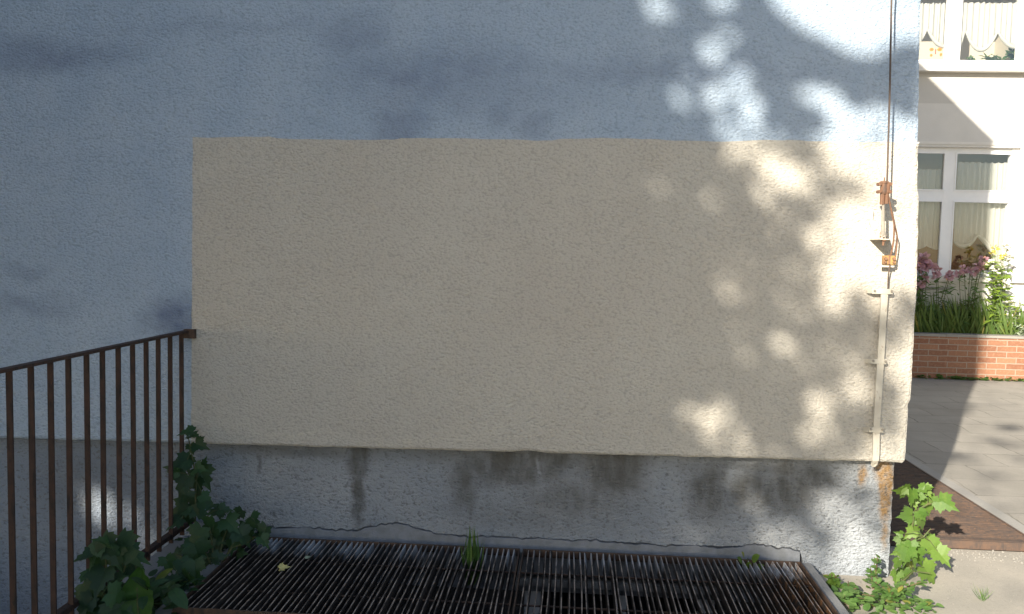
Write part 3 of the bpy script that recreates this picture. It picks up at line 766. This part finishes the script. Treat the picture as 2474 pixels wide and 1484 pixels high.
px_plant('maple_seedling', 'lighter green maple seedling in front of the foot of the railing', 'seedling', tuple(b4),
    [(250,1305,-.95,.10,-.3,.7),(222,1340,-.95,.14,-.6,-.8),(195,1350,-.95,.10,-1,-.3),(262,1325,-.97,.11,.5,-.4),(300,1335,-.95,.14,.7,-.5),(330,1340,-.93,.11,1,-.2),(240,1365,-.96,.11,-.3,-.9),(310,1375,-.95,.12,.6,-.7),(330,1385,-.93,.09,.8,-.6),(280,1350,-.98,.10),(270,1400,-.98,.12),(240,1410,-1.0,.13),(215,1440,-1.0,.13),(290,1440,-1.0,.13),(255,1450,-1.02,.12),(240,1475,-1.02,.12),(300,1470,-1.02,.12),(275,1480,-1.04,.12),(200,1470,-1.0,.11),(225,1390,-.96,.09)],
    M_maple, fan(b4, [w_(250, 1315, -.95), w_(225, 1345, -.95), w_(310, 1345, -.94), w_(240, 1420, -1.0), w_(290, 1440, -1.0)]))
# the broad dock leaf
dk = thing('dock_plant', 'dock weed with one broad upright leaf near the foot of the railing', 'weed', (w_(345, 1484, -.95).x, -.95, 0))
lm = MB(); pb = w_(338, 1515, -.96); tp = w_(328, 1362, -.93)
n = 16
for i in range(n+1):
    t = i/n; c = pb+(tp-pb)*t + V((.03*t*t, 0, 0)); wd = .062*(sin(pi*min(1, t*.93+.06))**.75)*(1.05-.25*t)
    ax_ = V((1, .25, .05)).normalized()
    for s_ in (-1, -.66, -.33, 0, .33, .66, 1):
        lm.v.append(c+ax_*wd*s_*1.15+V((0, -.028*abs(s_)+.006*sin(t*34)*abs(s_)+.003*sin(t*52+s_*2), 0)))
for i in range(n):
    for j in range(6): lm.f.append([i*7+j, i*7+j+1, (i+1)*7+j+1, (i+1)*7+j])
lm.build('broad_leaf', M_dock, dk, True)
sm = MB(); sm.tube([(pb.x, -.955, 0), pb, pb+(tp-pb)*.4+V((0, -.006, 0)), tp], [.006, .005, .004, .001], 6); sm.build('stem', M_stem, dk)
lm = MB()
for q in range(16):
    c = w_(uni(320, 420), uni(1400, 1484), -.9+gau(0, .06)); leaf(lm, c, V((uni(-.3, 1), uni(-1, .2), uni(-.2, .8))), V((0, -.5, 1)), uni(.07, .13), OVAL, .15, .2, .7)
build_leaves(lm, 'foliage', M_maple, dk)
for q in range(3):                                             # ground cover under the seedlings
    t = thing('low_weed', ['low dark weed between the railing and the stone kerb', 'low dark weed at the front left corner of the grating', 'low dark weed under the broad maple seedling'][q], 'weed', tuple(at((330, 395, 560)[q], (1470, 1470, 1345)[q], 2, .0)))
    lm = MB(); o = t.location
    for i in range(70):
        a = uni(0, 2*pi); r_ = abs(gau(0, .10)); leaf(lm, o+V((cos(a)*r_, sin(a)*r_*.8, uni(.01, .12))), V((cos(a), sin(a), uni(.1, .8))), V((0, 0, 1)), uni(.04, .085), OVAL if i % 2 else MAPLE)
    build_leaves(lm, 'foliage', M_maple, t)
# grass tuft and small weed on the gratings
def tuft(name, label, base, n, h, mat, spread=.5, wid=.05, cat='grass', group=None):
    t = thing(name, label, cat, tuple(base), group); lm = MB()
    for i in range(n):
        a = uni(0, 2*pi); ln = h*uni(.6, 1.1); d = V((cos(a)*spread*uni(.3, 1), sin(a)*spread*uni(.3, 1), 1)).normalized()
        leaf(lm, V(base)+V((gau(0, .012), gau(0, .012), 0)), d, V((cos(a), sin(a), .3)), ln, LANCE, .1, uni(.05, .4), wid/.17*.5)
    build_leaves(lm, 'blades', mat, t); return t
gb = at(1137, 1385, 2, .0); gb.z = -.06
tuft('grass_tuft', 'green grass tuft growing up through the left grating near its middle seam', gb, 44, .27, M_weed, .55, .06)
wb = at(1805, 1372, 2, .05)
t = thing('small_weed', 'small bright weed poking through the grating near the sunlit plinth', 'weed', tuple(wb)); lm = MB()
for (dx, dz, s_) in ((-.03, .03, .05), (.02, .04, .06), (.0, .0, .05), (.04, 0, .05), (-.02, .06, .04)): leaf(lm, wb+V((dx, -.01, dz)), V((dx*10, -.4, .5)), V((0, -.6, .7)), s_, OVAL)
build_leaves(lm, 'foliage', M_sap, t); MB().tube([wb+V((0, 0, -.08)), wb+V((0, 0, .05))], .002, 5).build('stem', M_stem, t)
dl = at(676, 1374, 2, .085)
lm = MB(); leaf(lm, dl, V((.8, .3, .25)), V((0, -.4, 1)), .055, MAPLE, .3, .3); tag(lm.build('fallen_leaf', M_dry), 'fallen yellow leaf lying on the left grating bars', 'leaf')
dl = at(738, 1350, 2, .085)
lm = MB(); leaf(lm, dl, V((.3, .6, .2)), V((0, -.4, 1)), .035, OVAL, .3, .3); tag(lm.build('fallen_leaf', M_silver), 'small pale dead leaf on the left grating near the wall', 'leaf')
# --- right: the sunlit sapling at the corner
def s6(x, y, Y): return at(*Z6(x, y), 1, Y)
bs = s6(200, 1190, .0); bs.z = 0
st = [bs, s6(250, 1000, .03), s6(285, 780, .05), s6(330, 560, .06), s6(370, 330, .08), s6(420, 200, .09)]
st2 = [s6(285, 780, .05), s6(430, 720, .0), s6(500, 640, .0)]; st3 = [s6(330, 480, .06), s6(470, 400, .05), s6(600, 370, .05)]; st4 = [bs, s6(330, 1060, -.04), s6(500, 1080, -.08)]
SP = [(200,265,150,-1,-.1),(235,280,110,-.6,-.6),(300,345,150,-.2,-.9),(400,270,120,.3,.6),(465,235,130,.8,.2),(470,280,110,.4,-.9),(500,420,190,.2,-1),(680,410,170,1,-.55),(590,380,110,.8,.1),(240,515,180,-1,-.2),(440,590,180,.5,-.8),
      (310,600,110,-.2,-.9),(270,450,110,-.8,.3),(385,710,150,.6,-.6),(195,790,130,-.4,-.9),(315,830,110,.0,-1),(515,840,190,.3,-.9),(250,920,210,-.4,-.8),(365,940,190,.4,-.8),(630,930,170,.7,-.8),(150,1000,150,-.5,-.7),(245,1110,150,.1,-1),(165,1130,160,-.1,-1),(510,1100,200,.6,-.6),
      (510,720,100,.8,-.3),(345,405,100,.1,-.8),(420,520,120,.4,-.5),(290,700,100,-.4,-.3),(180,690,90,-1,.1),(450,480,120,.7,-.2),(160,880,110,-.8,-.3),(330,1000,110,.2,-.9),(420,800,100,.6,-.1),(280,1020,110,-.2,-.9)]
def to_leaf(a): 
    x, y, s_, dx, dz = a; q = Z6(x, y); return (q[0], q[1], .03+gau(0, .025)-(.05 if y > 800 else 0), s_*.00052+.012, dx, dz)
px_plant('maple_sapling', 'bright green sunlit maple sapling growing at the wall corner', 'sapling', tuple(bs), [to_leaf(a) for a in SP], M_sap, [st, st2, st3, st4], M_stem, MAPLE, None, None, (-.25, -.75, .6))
def clump(name, label, c, rx, ry, h, n, s0, s1, mat, kind=OVAL, cat='weed', group=None, sprigs=5, smat=M_stemr):
    t = thing(name, label, cat, tuple(c), group); lm = MB(); sm = MB()
    for k in range(sprigs):
        a = uni(0, 2*pi); tp = V(c)+V((cos(a)*rx*uni(.2, .9), sin(a)*ry*uni(.2, .9), h*uni(.6, 1.1))); b = V(c)+V((gau(0, rx*.2), gau(0, ry*.2), 0))
        sm.tube([b, (b+tp)/2+V((0, 0, .02)), tp], .0022, 4)
        for i in range(max(3, n//(sprigs*2))):
            q = b+(tp-b)*uni(.3, 1); leaf(lm, q, V((gau(0, 1), gau(0, 1), uni(-.2, .7))), V((gau(0, .3), -.3, 1)), uni(s0, s1), kind, .15, .2)
    for i in range(n//2):
        a = uni(0, 2*pi); r_ = sqrt(rnd()); p = V(c)+V((cos(a)*rx*r_, sin(a)*ry*r_, h*.6*rnd()*(1-r_*.6)+.005))
        leaf(lm, p, V((gau(0, 1), gau(0, 1), uni(-.1, .6))), V((gau(0, .3), -.3, 1)), uni(s0, s1), kind, .15, .2)
    sm.build('stem', smat, t); build_leaves(lm, 'foliage', mat, t); return t
clump('ground_weed', 'dense low green weed patch at the foot of the bright sapling', at(2165, 1466, 2, 0), .17, .10, .13, 260, .022, .042, M_weed)
clump('ground_weed', 'spreading leafy weed between the grating corner and the sunlit plinth', at(2055, 1462, 2, 0), .15, .12, .09, 110, .03, .055, M_weed)
clump('ground_weed', 'upright wispy weed leaning against the sunlit plinth corner', at(2108, 1425, 2, 0), .07, .04, .17, 60, .02, .035, M_weed)
clump('ground_weed', 'small yellowish weed against the plinth beside the grating kerb', at(2010, 1420, 2, .0), .05, .035, .08, 60, .022, .04, M_sap)
tuft('grass_tuft', 'thin sparse grass tuft in the sunlit concrete at lower right', at(2375, 1450, 2, .0), 22, .085, M_weed, 1.4, .03)

# ------------------------------------------------------------------ brick planter with its flowers
pln = thing('brick_planter', 'low red brick planter wall along the rear wing, half in shadow', 'planter', (6, 7.37, 0))
MB().box((2.0, 7.37, -.1), (14, 7.56, .565)).build('brick_wall', M_brick, pln)
cpm = MB()
x = 2.0
while x < 14: cpm.box((x, 7.355, .5655), (x+.49, 7.575, .598+gau(0, .002))); x += .495
cpm.build('coping', M_cap, pln)
MB().box((2.0, 7.561, .3), (14, 7.99, .56)).build('soil', M_soil, pln)
m = MB()
for i in range(240):
    x = uni(4.4, 6.6)
    if MN.noise(V((x*3, 2, 0))) < -.1 and rnd() < .7: continue
    leaf(m, V((x, 7.36-abs(gau(0, .03)), uni(.005, .03))), V((gau(0, 1), -.6, uni(.1, .8))), V((0, -.3, 1)), uni(.03, .08), OVAL)
tag(m.build('creeping_weeds', M_weed), 'creeping green weeds along the foot of the brick planter', 'weeds', None, 'stuff')
def iris(label, x, n, h, mat=M_iris, y=7.7, group='iris clumps in the brick planter'):
    t = thing('iris_plant', label, 'plant', (x, y, .56), group); lm = MB()
    for i in range(n*2):
        a = uni(-1, 1); b = V((x+gau(0, .13), y+gau(0, .06), .555)); d = V((a*.9, uni(-.5, .1), 1)).normalized()
        leaf(lm, b, d, V((a, -1, .2)), h*uni(.4, 1.15), LANCE, .05, uni(0, .75), uni(.12, .22))
    build_leaves(lm, 'blades', mat, t)
for x, n, h, lab in ((4.75, 60, .5, 'shaded iris clump nearest the wall corner in the brick planter'), (5.08, 66, .48, 'shaded iris clump below the narrow window half'), (5.42, 60, .5, 'shaded iris clump beside the sun line in the brick planter'),
                     (5.78, 44, .52, 'sunlit iris clump just right of the shadow edge in the brick planter'), (6.35, 40, .42, 'sunlit iris clump at the far right of the brick planter')):
    iris(lab, x, n, h)
for i in range(2):
    clump('leafy_perennial', ['dark bushy perennial behind the shaded irises', 'dark bushy perennial under the white window boxes'][i], V((4.9+.5*i, 7.83, .56)), .3, .1, .45, 320, .05, .09, M_weed, LANCE, 'plant', None, 16, M_stem)
clump('silver_plant', 'pale silver leaved plant at the sunlit planter edge', V((6.12, 7.62, .56)), .16, .07, .17, 150, .05, .09, M_silver, LANCE, 'plant', None, 6, M_stem)
def flowering(name, label, pts, base, fmat, lmat, fs=.05, nleaf=120, kind=LANCE, lspread=.15, npet=22):
    t = thing(name, label, 'flower', tuple(base)); sm = MB(); lm = MB(); fm_ = MB()
    for p in pts:
        p = V(p); b = V(base)+V((gau(0, .05), gau(0, .03), 0)); sm.tube([b, b+(p-b)*.55+V((0, 0, .04)), p], .004, 5)
        for i in range(npet):
            d = V((gau(0, 1), gau(0, 1), gau(0, 1))).normalized(); leaf(fm_, p+d*fs*.35, d+V((0, 0, .3)), V((gau(0, 1), gau(0, 1), 1)), fs*uni(.7, 1.1), OVAL, .2, .3, 1.2)
        for i in range(nleaf//len(pts)):
            q = b+(p-b)*uni(.15, .92); leaf(lm, q+V((gau(0, lspread*.3),)*2+(0,)), V((gau(0, 1), gau(0, 1), uni(-.2, .8))), V((0, -.4, 1)), uni(.07, .15), kind, .1, .3, .8)
    sm.build('stem', M_stem, t); build_leaves(lm, 'foliage', lmat, t); build_leaves(fm_, 'blossoms', fmat, t); return t
def F(x, y, Y=7.72): return at(*ZL(x, y), 1, Y)
flowering('peony_plant', 'tall peony with pink blossoms beside the wall corner', [F(470,735), F(450,770), F(500,775), F(440,800), F(480,800), F(520,790), F(478,888), F(425,940)], V((4.72, 7.72, .56)), M_pink, M_weed, .075, 130)
flowering('peony_plant', 'peony with pink blossoms before the window mullion', [F(565,860), F(668,858), F(575,820), F(660,865)], V((5.02, 7.75, .56)), M_pink, M_weed, .055, 90)
flowering('peony_plant', 'peony with pink blossoms in front of the right window half', [F(775,810), F(815,820), F(875,785), F(915,742), F(840,830), F(890,800), F(735,850)], V((5.38, 7.76, .56)), M_pink, M_weed, .055, 120)
flowering('lily_plant', 'tall yellow green lily in the sun beside the shadow edge', [F(1000,660), F(1060,720), F(985,700)], V((5.72, 7.72, .56)), M_yellow, M_lily, .05, 170, LANCE, .25, 10)
flowering('rose_plant', 'sunlit rose with white and pink blossoms at the right of the window', [F(975,775), F(1060,790), F(1010,800), F(1075,925), F(1110,720), F(1090,650)], V((5.86, 7.78, .56)), M_whiteflower, M_lily, .06, 170)
clump('leafy_perennial', 'sunlit yellow green perennial in the planter at the right edge of the photo', V((6.12, 7.78, .56)), .22, .09, .5, 260, .06, .11, M_lily, LANCE, 'plant', None, 14, M_stem)
# window boxes on the lower sill
for i, (x0, x1) in enumerate(((700, 815), (820, 885), (900, 955), (1000, 1118))):
    p0, p1 = F(x0, 888, 7.97), F(x1, 888, 7.97); z0 = 1.346; z1 = F(x0, 846, 7.97).z
    L = ['long white flower box left of the row on the lower window sill', 'white flower box second from the mullion on the lower window sill', 'small white flower box beside the lily on the lower window sill', 'sunlit white flower box at the right of the lower window sill'][i]
    t = thing('flower_box', L, 'flower box', ((p0.x+p1.x)/2, 7.98, z0), 'white flower boxes on the lower window sill')
    fb = MB(); X0, X1 = p0.x, p1.x
    fb.add([(X0+.01, 7.945, z0), (X1-.01, 7.945, z0), (X1-.01, 8.04, z0), (X0+.01, 8.04, z0), (X0, 7.935, z1), (X1, 7.935, z1), (X1, 8.05, z1), (X0, 8.05, z1)], [(0,3,2,1),(0,1,5,4),(1,2,6,5),(2,3,7,6),(3,0,4,7)])
    fb.build('box', M_winw, t); MB().box((X0+.006, 7.945, z1-.02), (X1-.006, 8.045, z1-.012)).build('soil', M_soil, t)
    MB().box((X0-.004, 7.930, z1), (X1+.004, 7.940, z1+.008)).build('rim', M_winw, t)
# things inside the upper window
def U(x, y, Y=FY+.17): return at(*ZU(x, y), 1, Y)
bf = thing('butterfly_ornament', 'orange butterfly ornament hanging in the upper window', 'ornament', tuple(U(585, 405)))
M_or = simple('orange_paper', (.70,.25,.02), (.62,.20,.02), 20, .7, 0); M_red = simple('red_paper', (.6,.10,.05), (.55,.12,.06), 20, .7, 0)
for (x, y, rx, ry) in ((553, 385, .022, .018), (615, 385, .024, .018), (550, 430, .014, .015), (625, 425, .013, .018)):
    c = U(x, y); q = [(c.x+rx*1.35*cos(a*pi/8), c.z+ry*1.35*sin(a*pi/8)) for a in range(16)]
    wv = MB().slab(q, FY+.165, FY+.169).build('wing', M_or, bf)
    q = [(c.x+rx*.5*cos(a*pi/6), c.z+ry*.5*sin(a*pi/6)) for a in range(12)]; MB().slab(q, FY+.161, FY+.1645).build('wing_spot', M_red, wv)
c = U(583, 405); MB().tube([c+V((0, -.006, .04)), c+V((0, -.006, -.03))], .008, 8).build('body', M_red, bf)
MB().tube([c+V((0, -.004, .04)), c+V((0, -.004, .5))], .0012, 4).build('thread', M_wire, bf)
def potplant(label, x, base_y, tops, n, s0, s1, kind):
    p = U(x, base_y, FY+.26); z0 = UW[2]+.0
    t = thing('pot_plant', label, 'pot plant', (p.x, FY+.24, z0), 'pot plants inside the upper window')
    m = MB(); m.tube([(p.x, FY+.24, z0), (p.x, FY+.24, z0+.09), (p.x, FY+.24, z0+.1)], [.04, .055, .06], 14); m.build('pot', M_sill, t)
    lm = MB(); sm = MB(); b = V((p.x, FY+.24, z0+.09))
    for (tx, ty) in tops:
        q = U(tx, ty, FY+.22); sm.tube([b, (b+q)/2, q], .003, 5)
        for i in range(n): leaf(lm, b+(q-b)*uni(.25, 1.), V((gau(0, 1), gau(0, .5), uni(-.4, .8))), V((0, -.6, .7)), uni(s0, s1), kind, .15, .3)
    sm.build('stem', M_stem, t); build_leaves(lm, 'foliage', M_house, t)
potplant('dark leafed pot plant with trailing leaves in the upper window', 1010, 490, [(960, 440), (1040, 430), (1100, 460), (1000, 460)], 12, .07, .14, LANCE)
potplant('taller bushy pot plant at the right in the upper window', 1185, 490, [(1200, 320), (1150, 370), (1220, 400), (1190, 440), (1150, 420)], 12, .06, .10, OVAL)
potplant('low pale green pot plant left in the upper window', 860, 495, [(850, 450), (880, 460)], 14, .03, .06, OVAL)
tag(MB().tube([(U(650, 495).x+.0, FY+.25, UW[2]), (U(650, 495).x, FY+.25, UW[2]+.05), (U(650, 495).x, FY+.25, UW[2]+.075)], [.09, .075, .03], 14).build('ceramic_bowl', simple('blue_china', (.35,.42,.55), (.6,.62,.65), 40, .3, 0)), 'small blue and white bowl on the sill of the upper window', 'bowl')

# ------------------------------------------------------------------ the tree behind the photographer that throws the dappled shade
LIT = []      # lit patches measured on the wall: ellipses (x, y, rx, ry, light) and polygons, each carried along the sun to the wall plane
def to_wall(p): return p + sd*(-p.y/sd.y)
def lit_e(x, y, rx, ry, k, pl=(1, 0)):
    c = to_wall(at(x, y, *pl)); a = to_wall(at(x+rx, y, *pl)); b = to_wall(at(x, y+ry, *pl))
    ra, rb = abs(a.x-c.x), abs(b.z-c.z); f = .55*k*k + (.45 if k > .985 else .0)     # share of the sun disc that comes through
    hr = .06*sqrt(f)                                                                # a gap smaller than the sun's own blur gives a round spot
    if max(ra, rb)-.03 > hr*1.25 or f > .6: LIT.append(('e', c.x, c.z, max(.022, ra-.028), max(.022, rb-.028), max(f, .04)))
    else: LIT.append(('e', c.x, c.z, hr, hr, 1))
def lit_p(pts, k, pl=(1, 0)): LIT.append(('p', [(to_wall(at(x, y, *pl)).x, to_wall(at(x, y, *pl)).z) for x, y in pts], k))
q7 = lambda x, y: (1507+x/1.92, y/1.92)
for (x, y, rx, ry, k) in ((170,45,45,42,.9),(125,20,35,25,.7),(330,50,45,38,.55),(450,-5,70,20,.9),(485,165,48,62,1),(410,245,48,38,.95),(520,285,38,28,.45),(335,360,45,38,.7),(265,450,34,48,.7),(300,530,25,35,.25),(425,460,45,32,.9),(530,385,45,50,.85),
        (585,490,48,50,.9),(560,580,85,58,1),(470,590,50,40,.7),(700,450,50,45,.3),(860,440,70,38,1),(930,460,60,40,1),(640,680,100,38,.9),(700,780,70,42,.85),(810,830,55,55,.85),(560,740,60,40,.6),(700,900,50,45,.5),(930,850,60,40,.35),(900,1090,58,58,.8),
        (1045,1010,48,50,1),(970,1390,62,62,1),(1200,1400,60,50,.9),(940,1320,70,35,.6),(560,1190,50,50,.22),(640,1370,80,70,.3),(800,1270,50,55,.4),(150,860,25,40,.25),(930,1250,60,60,.5)):
    X, Y_ = q7(x, y); lit_e(X, Y_, rx/1.92, ry/1.92, k)
lit_p([q7(*p) for p in ((690,-20),(740,40),(800,85),(880,130),(960,170),(1000,210),(1060,230),(1130,245),(1200,225),(1240,180),(1300,165),(1360,170),(1420,210),(1420,-900),(560,-900))], 1)
lit_p([q7(*p) for p in ((930,400),(1000,470),(1040,525),(1120,545),(1180,525),(1240,520),(1265,560),(1310,590),(1400,575),(1400,1330),(1340,1345),(1250,1300),(1100,1310),(950,1300),(915,1270),(970,1225),(1000,1160),(1030,1080),(960,1010),(1010,970),(1080,975),(1150,930),(1195,880),(1150,850),(1080,815),(1020,760),(960,705),(905,690),(895,650),(960,640),(985,600),(945,520))], 1)
lit_p([q7(*p) for p in ((450,640),(740,630),(760,720),(860,780),(870,880),(840,910),(700,950),(640,900),(520,790),(470,720))], .22)
for e in ((1960,775,32,26,.5),(2005,800,34,26,.5),(1935,780,25,25,.5),(2040,880,42,38,.6),(1940,850,60,40,.3),(2172,880,26,50,.75),(2180,820,18,40,.6),(1988,985,38,55,.95),(1950,955,20,30,.4),(1690,1020,58,38,.8),(1740,1052,58,40,.8),(1772,1095,48,35,.95),(1640,1010,40,25,.5),
          (1860,1010,30,25,.35),(1270,1015,60,26,.28),(1100,930,25,20,.15),(1850,715,38,38,.35),(1640,630,40,28,.22),(1742,985,12,16,.5),(2165,1060,30,40,.45),(2090,1040,28,40,.3),(2060,1100,50,20,.4),(425,600,24,40,.16),(75,775,28,34,.12),(230,1058,14,14,.4)):
    lit_e(*e)
pp = (1, .055); q2 = lambda x, y: (1256+x/2.668, 1043+y/2.668); q4 = lambda x, y: (x/1.93, 715+y/1.93)
lit_e(1775, 1165, 50, 20, .8, pp)
lit_p([q2(*p) for p in ((2060,240),(2420,240),(2420,1000),(1930,960),(1800,850),(1640,800),(1560,720),(1550,650),(1640,560),(1720,610),(1780,655),(1880,690),(1990,690),(1990,620),(1910,540),(1930,430),(2030,370))], .5, pp)
lit_p([q2(*p) for p in ((2120,560),(2400,430),(2400,980),(2050,940),(2030,760))], .75, pp)
for (x, y, rx, ry, k) in ((1440,510,90,60,.55),(1340,580,45,60,.45),(1420,660,60,40,.3),(1540,450,50,30,.4),(1500,480,60,40,.5)): X, Y_ = q2(x, y); lit_e(X, Y_, rx/2.668, ry/2.668, k, pp)
lit_p([q4(*p) for p in ((370,880),(440,870),(500,930),(560,1000),(640,1010),(710,1060),(720,1090),(640,1100),(560,1080),(450,1060),(390,1010))], .4, pp)
for (x, y, rx, ry, k) in ((610,1140,55,30,.3),(455,745,25,45,.3),(30,1230,25,60,.35),(370,1250,20,40,.35),(700,995,20,40,.25),(10,640,18,30,.35)): X, Y_ = q4(x, y); lit_e(X, Y_, rx/1.93, ry/1.93, k, pp)
lit_e(1900, 1400, 40, 45, .6, (2, .08)); lit_e(1960, 1440, 40, 40, .5, (2, .08))
lit_p([(1985, 1400), (2160, 1390), (2160, 1484), (2020, 1484)], .9, (2, 0))
lit_p([(1690,335),(2215,335),(2190,1115),(1610,1115),(1800,960),(1760,760),(1720,560)], .08)
lit_p([(1880,335),(2215,335),(2190,1115),(1900,1115),(1950,900),(1900,700)], .13)
lit_p([(1480,420),(1700,340),(1720,560),(1760,760),(1800,960),(1400,1110),(1200,1060)], .012)
rs = random.Random(11)
for i in range(46):
    y = rs.uniform(340, 1110); x = 2190-abs(rs.gauss(0, 200)); c = at(x, y, 1, 0); r_ = rs.choice((.014, .018, .022, .028)); LIT.append(('e', c.x, c.z, r_*rs.uniform(.7, 1.4), r_, 1))
for i in range(16):
    y = rs.uniform(20, 330); x = rs.uniform(1560, 1900); c = at(x, y, 1, 0); r_ = rs.choice((.014, .018, .024)); LIT.append(('e', c.x, c.z, r_, r_*rs.uniform(.7, 1.3), 1))
for i in range(26):
    y = rs.uniform(1130, 1340); x = rs.uniform(1500, 2090); c = to_wall(at(x, y, 1, .055)); r_ = rs.choice((.014, .018, .024)); LIT.append(('e', c.x, c.z, r_*rs.uniform(.7, 1.4), r_, 1))
for i in range(14):
    y = rs.uniform(880, 1350); x = rs.uniform(0, 400); c = to_wall(at(x, y, 1, .055)); r_ = rs.choice((.010, .014, .02)); LIT.append(('e', c.x, c.z, r_, r_*rs.uniform(.8, 1.5), 1))
DARK = []                                    # twig shadows on the sunlit yard
for (x, y, rx, ry, k) in ((2380,1062,45,10,.5),(2440,1035,40,12,.6),(2330,1105,60,14,.45),(2440,1075,40,10,.5),(2390,1150,50,14,.55),(2350,1185,60,14,.4),(2410,1225,30,25,.5),(2300,985,60,10,.0),(2455,1440,40,40,.35),(2400,980,50,8,.3),(2460,1110,30,12,.4),(2345,1260,40,14,.45)):
    c = to_wall(at(x, y, 2, 0)); a = to_wall(at(x+rx, y, 2, 0)); b = to_wall(at(x, y+ry, 2, 0)); DARK.append((c.x, c.z, max(.04, abs(a.x-c.x)), max(.03, abs(b.z-c.z)), k))
def inpoly(x, z, P):
    c = False; j = len(P)-1
    for i in range(len(P)):
        (xi, zi), (xj, zj) = P[i], P[j]
        if (zi > z) != (zj > z) and x < (xj-xi)*(z-zi)/(zj-zi)+xi: c = not c
        j = i
    return c
def light(x, z):
    if x > 1.66:
        k = 1.
        for (cx, cz, a, b, s_) in DARK:
            if ((x-cx)/a)**2+((z-cz)/b)**2 < 1: k = min(k, 1-s_)
        return k
    k = 0.
    for L in LIT:
        if L[0] == 'e':
            d = ((x-L[1])/L[3])**2+((z-L[2])/L[4])**2
            if d < 1: k = max(k, L[5])
        elif inpoly(x, z, L[1]): k = max(k, L[2])
    return k
tree = thing('linden_tree', 'broad leafy tree behind the viewer shading the wall', 'tree', (-6.6, -11.0, 0))
tv, tf = [], []
X0, X1, Z0, Z1 = -7.2, 2.6, -2.6, 4.6
LS = .085
def add_leaf(x, z, LS):
    dist = 13.2+1.3*MN.noise(V((x*.8, z*.8, 9)))+gau(0, .75)
    p = V((x, 0, z)) - sd*dist
    a = V((gau(0, 1), gau(0, 1), gau(0, 1))).normalized(); b = (a.orthogonal()+V((gau(0, .6), gau(0, .6), gau(0, .6))))
    b = (b-a*b.dot(a)).normalized(); s_ = LS*uni(.8, 1.25)
    q = [p-a*s_*.8, p+b*s_*.6, p+a*s_*.8, p-b*s_*.6]
    L = max(light(*(lambda w: (w.x, w.z))(to_wall(c))) for c in q)
    if L > .008 and rnd() < min(.997, 1+math.log(L)/5.6): return
    edge = min(1, (x-X0)/1.5, (z-Z0+.3)/.8, (Z1-z)/.8) + .5*MN.noise(V((x*1.1, z*1.1, 3)))
    if edge < .5 and x < 1 and rnd() > edge*1.4: return
    k = len(tv); tv.extend(q); tf.append((k, k+1, k+2, k+3))
st_ = LS*.62
for layer in range(5):
    for xa, xb, ls in ((X0, -1.0, .085), (-1.0, X1, .052)):
        st_ = ls*.62
        for i in range(int((xb-xa)/st_)+1):
            for j in range(int((Z1-Z0)/st_)): add_leaf(xa+(i+rnd())*st_, Z0+(j+rnd())*st_, ls)
cm = MB(); cm.v = tv; cm.f = tf; cm.build('crown', M_tree, tree)
tm = MB(); t0 = V((-6.6, -11, 0)); t1 = V((-6.5, -11, 2.6)); t2 = V((-6.35, -11, 4.4))
tm.tube([t0, t0+V((.02, 0, .4)), t1, t2], [.30, .22, .19, .15], 12)
for (x, z, d, r_) in ((-4.5, 1.2, 13, .07), (-3.0, 2.4, 13.4, .08), (-1.6, 1.4, 12.8, .07), (-.4, 1.3, 13, .05), (-5.6, 2.6, 13.5, .06), (-2.2, 3.6, 13, .06), (-.9, 2.6, 13.2, .045), (.3, 1.0, 13, .035)):
    e = V((x, 0, z))-sd*d; tm.tube([t2, t2+(e-t2)*.35+V((0, 0, .25)), t2+(e-t2)*.7+V((0, 0, .2)), e], [.12, r_, r_*.6, .012], 8)
tm.build('trunk', M_bark, tree)

t2_ = thing('sky_block_tree', 'unseen leafy tree added left of the cellar stairs to block sky light', 'tree', (-6.6, -1.9, 0))  # added out of view so the left of the wall gets less sky
cm = MB(); c0 = V((-6.6, -1.9, 4.6))
for i in range(9000):
    d = V((gau(0, 1), gau(0, 1), gau(0, 1))).normalized()*(rnd()**.45)
    p = c0+V((d.x*2.0, d.y*1.7, d.z*3.2))
    if MN.noise(p*.9) < -.22: continue
    a = V((gau(0, 1), gau(0, 1), gau(0, 1))).normalized(); b = a.orthogonal().normalized(); s_ = uni(.10, .16)
    k = len(cm.v); cm.v += [p-a*s_*.8, p+b*s_*.5, p+a*s_*.8, p-b*s_*.5]; cm.f.append([k, k+1, k+2, k+3])
cm.build('crown', M_tree, t2_)
tm = MB(); tm.tube([(-6.6, -1.9, 0), (-6.58, -1.9, 1.2), (-6.6, -1.88, 3), (-6.6, -1.9, 6.8)], [.13, .10, .08, .015], 10)
for k in range(7):
    a = k*.9; z = 1.9+.5*k; tm.tube([(-6.6, -1.9, z), (-6.6+cos(a)*.8, -1.9+sin(a)*.7, z+.6), (-6.6+cos(a)*1.5, -1.9+sin(a)*1.3, z+1.0)], [.045, .03, .008], 6)
tm.build('trunk', M_bark, t2_)
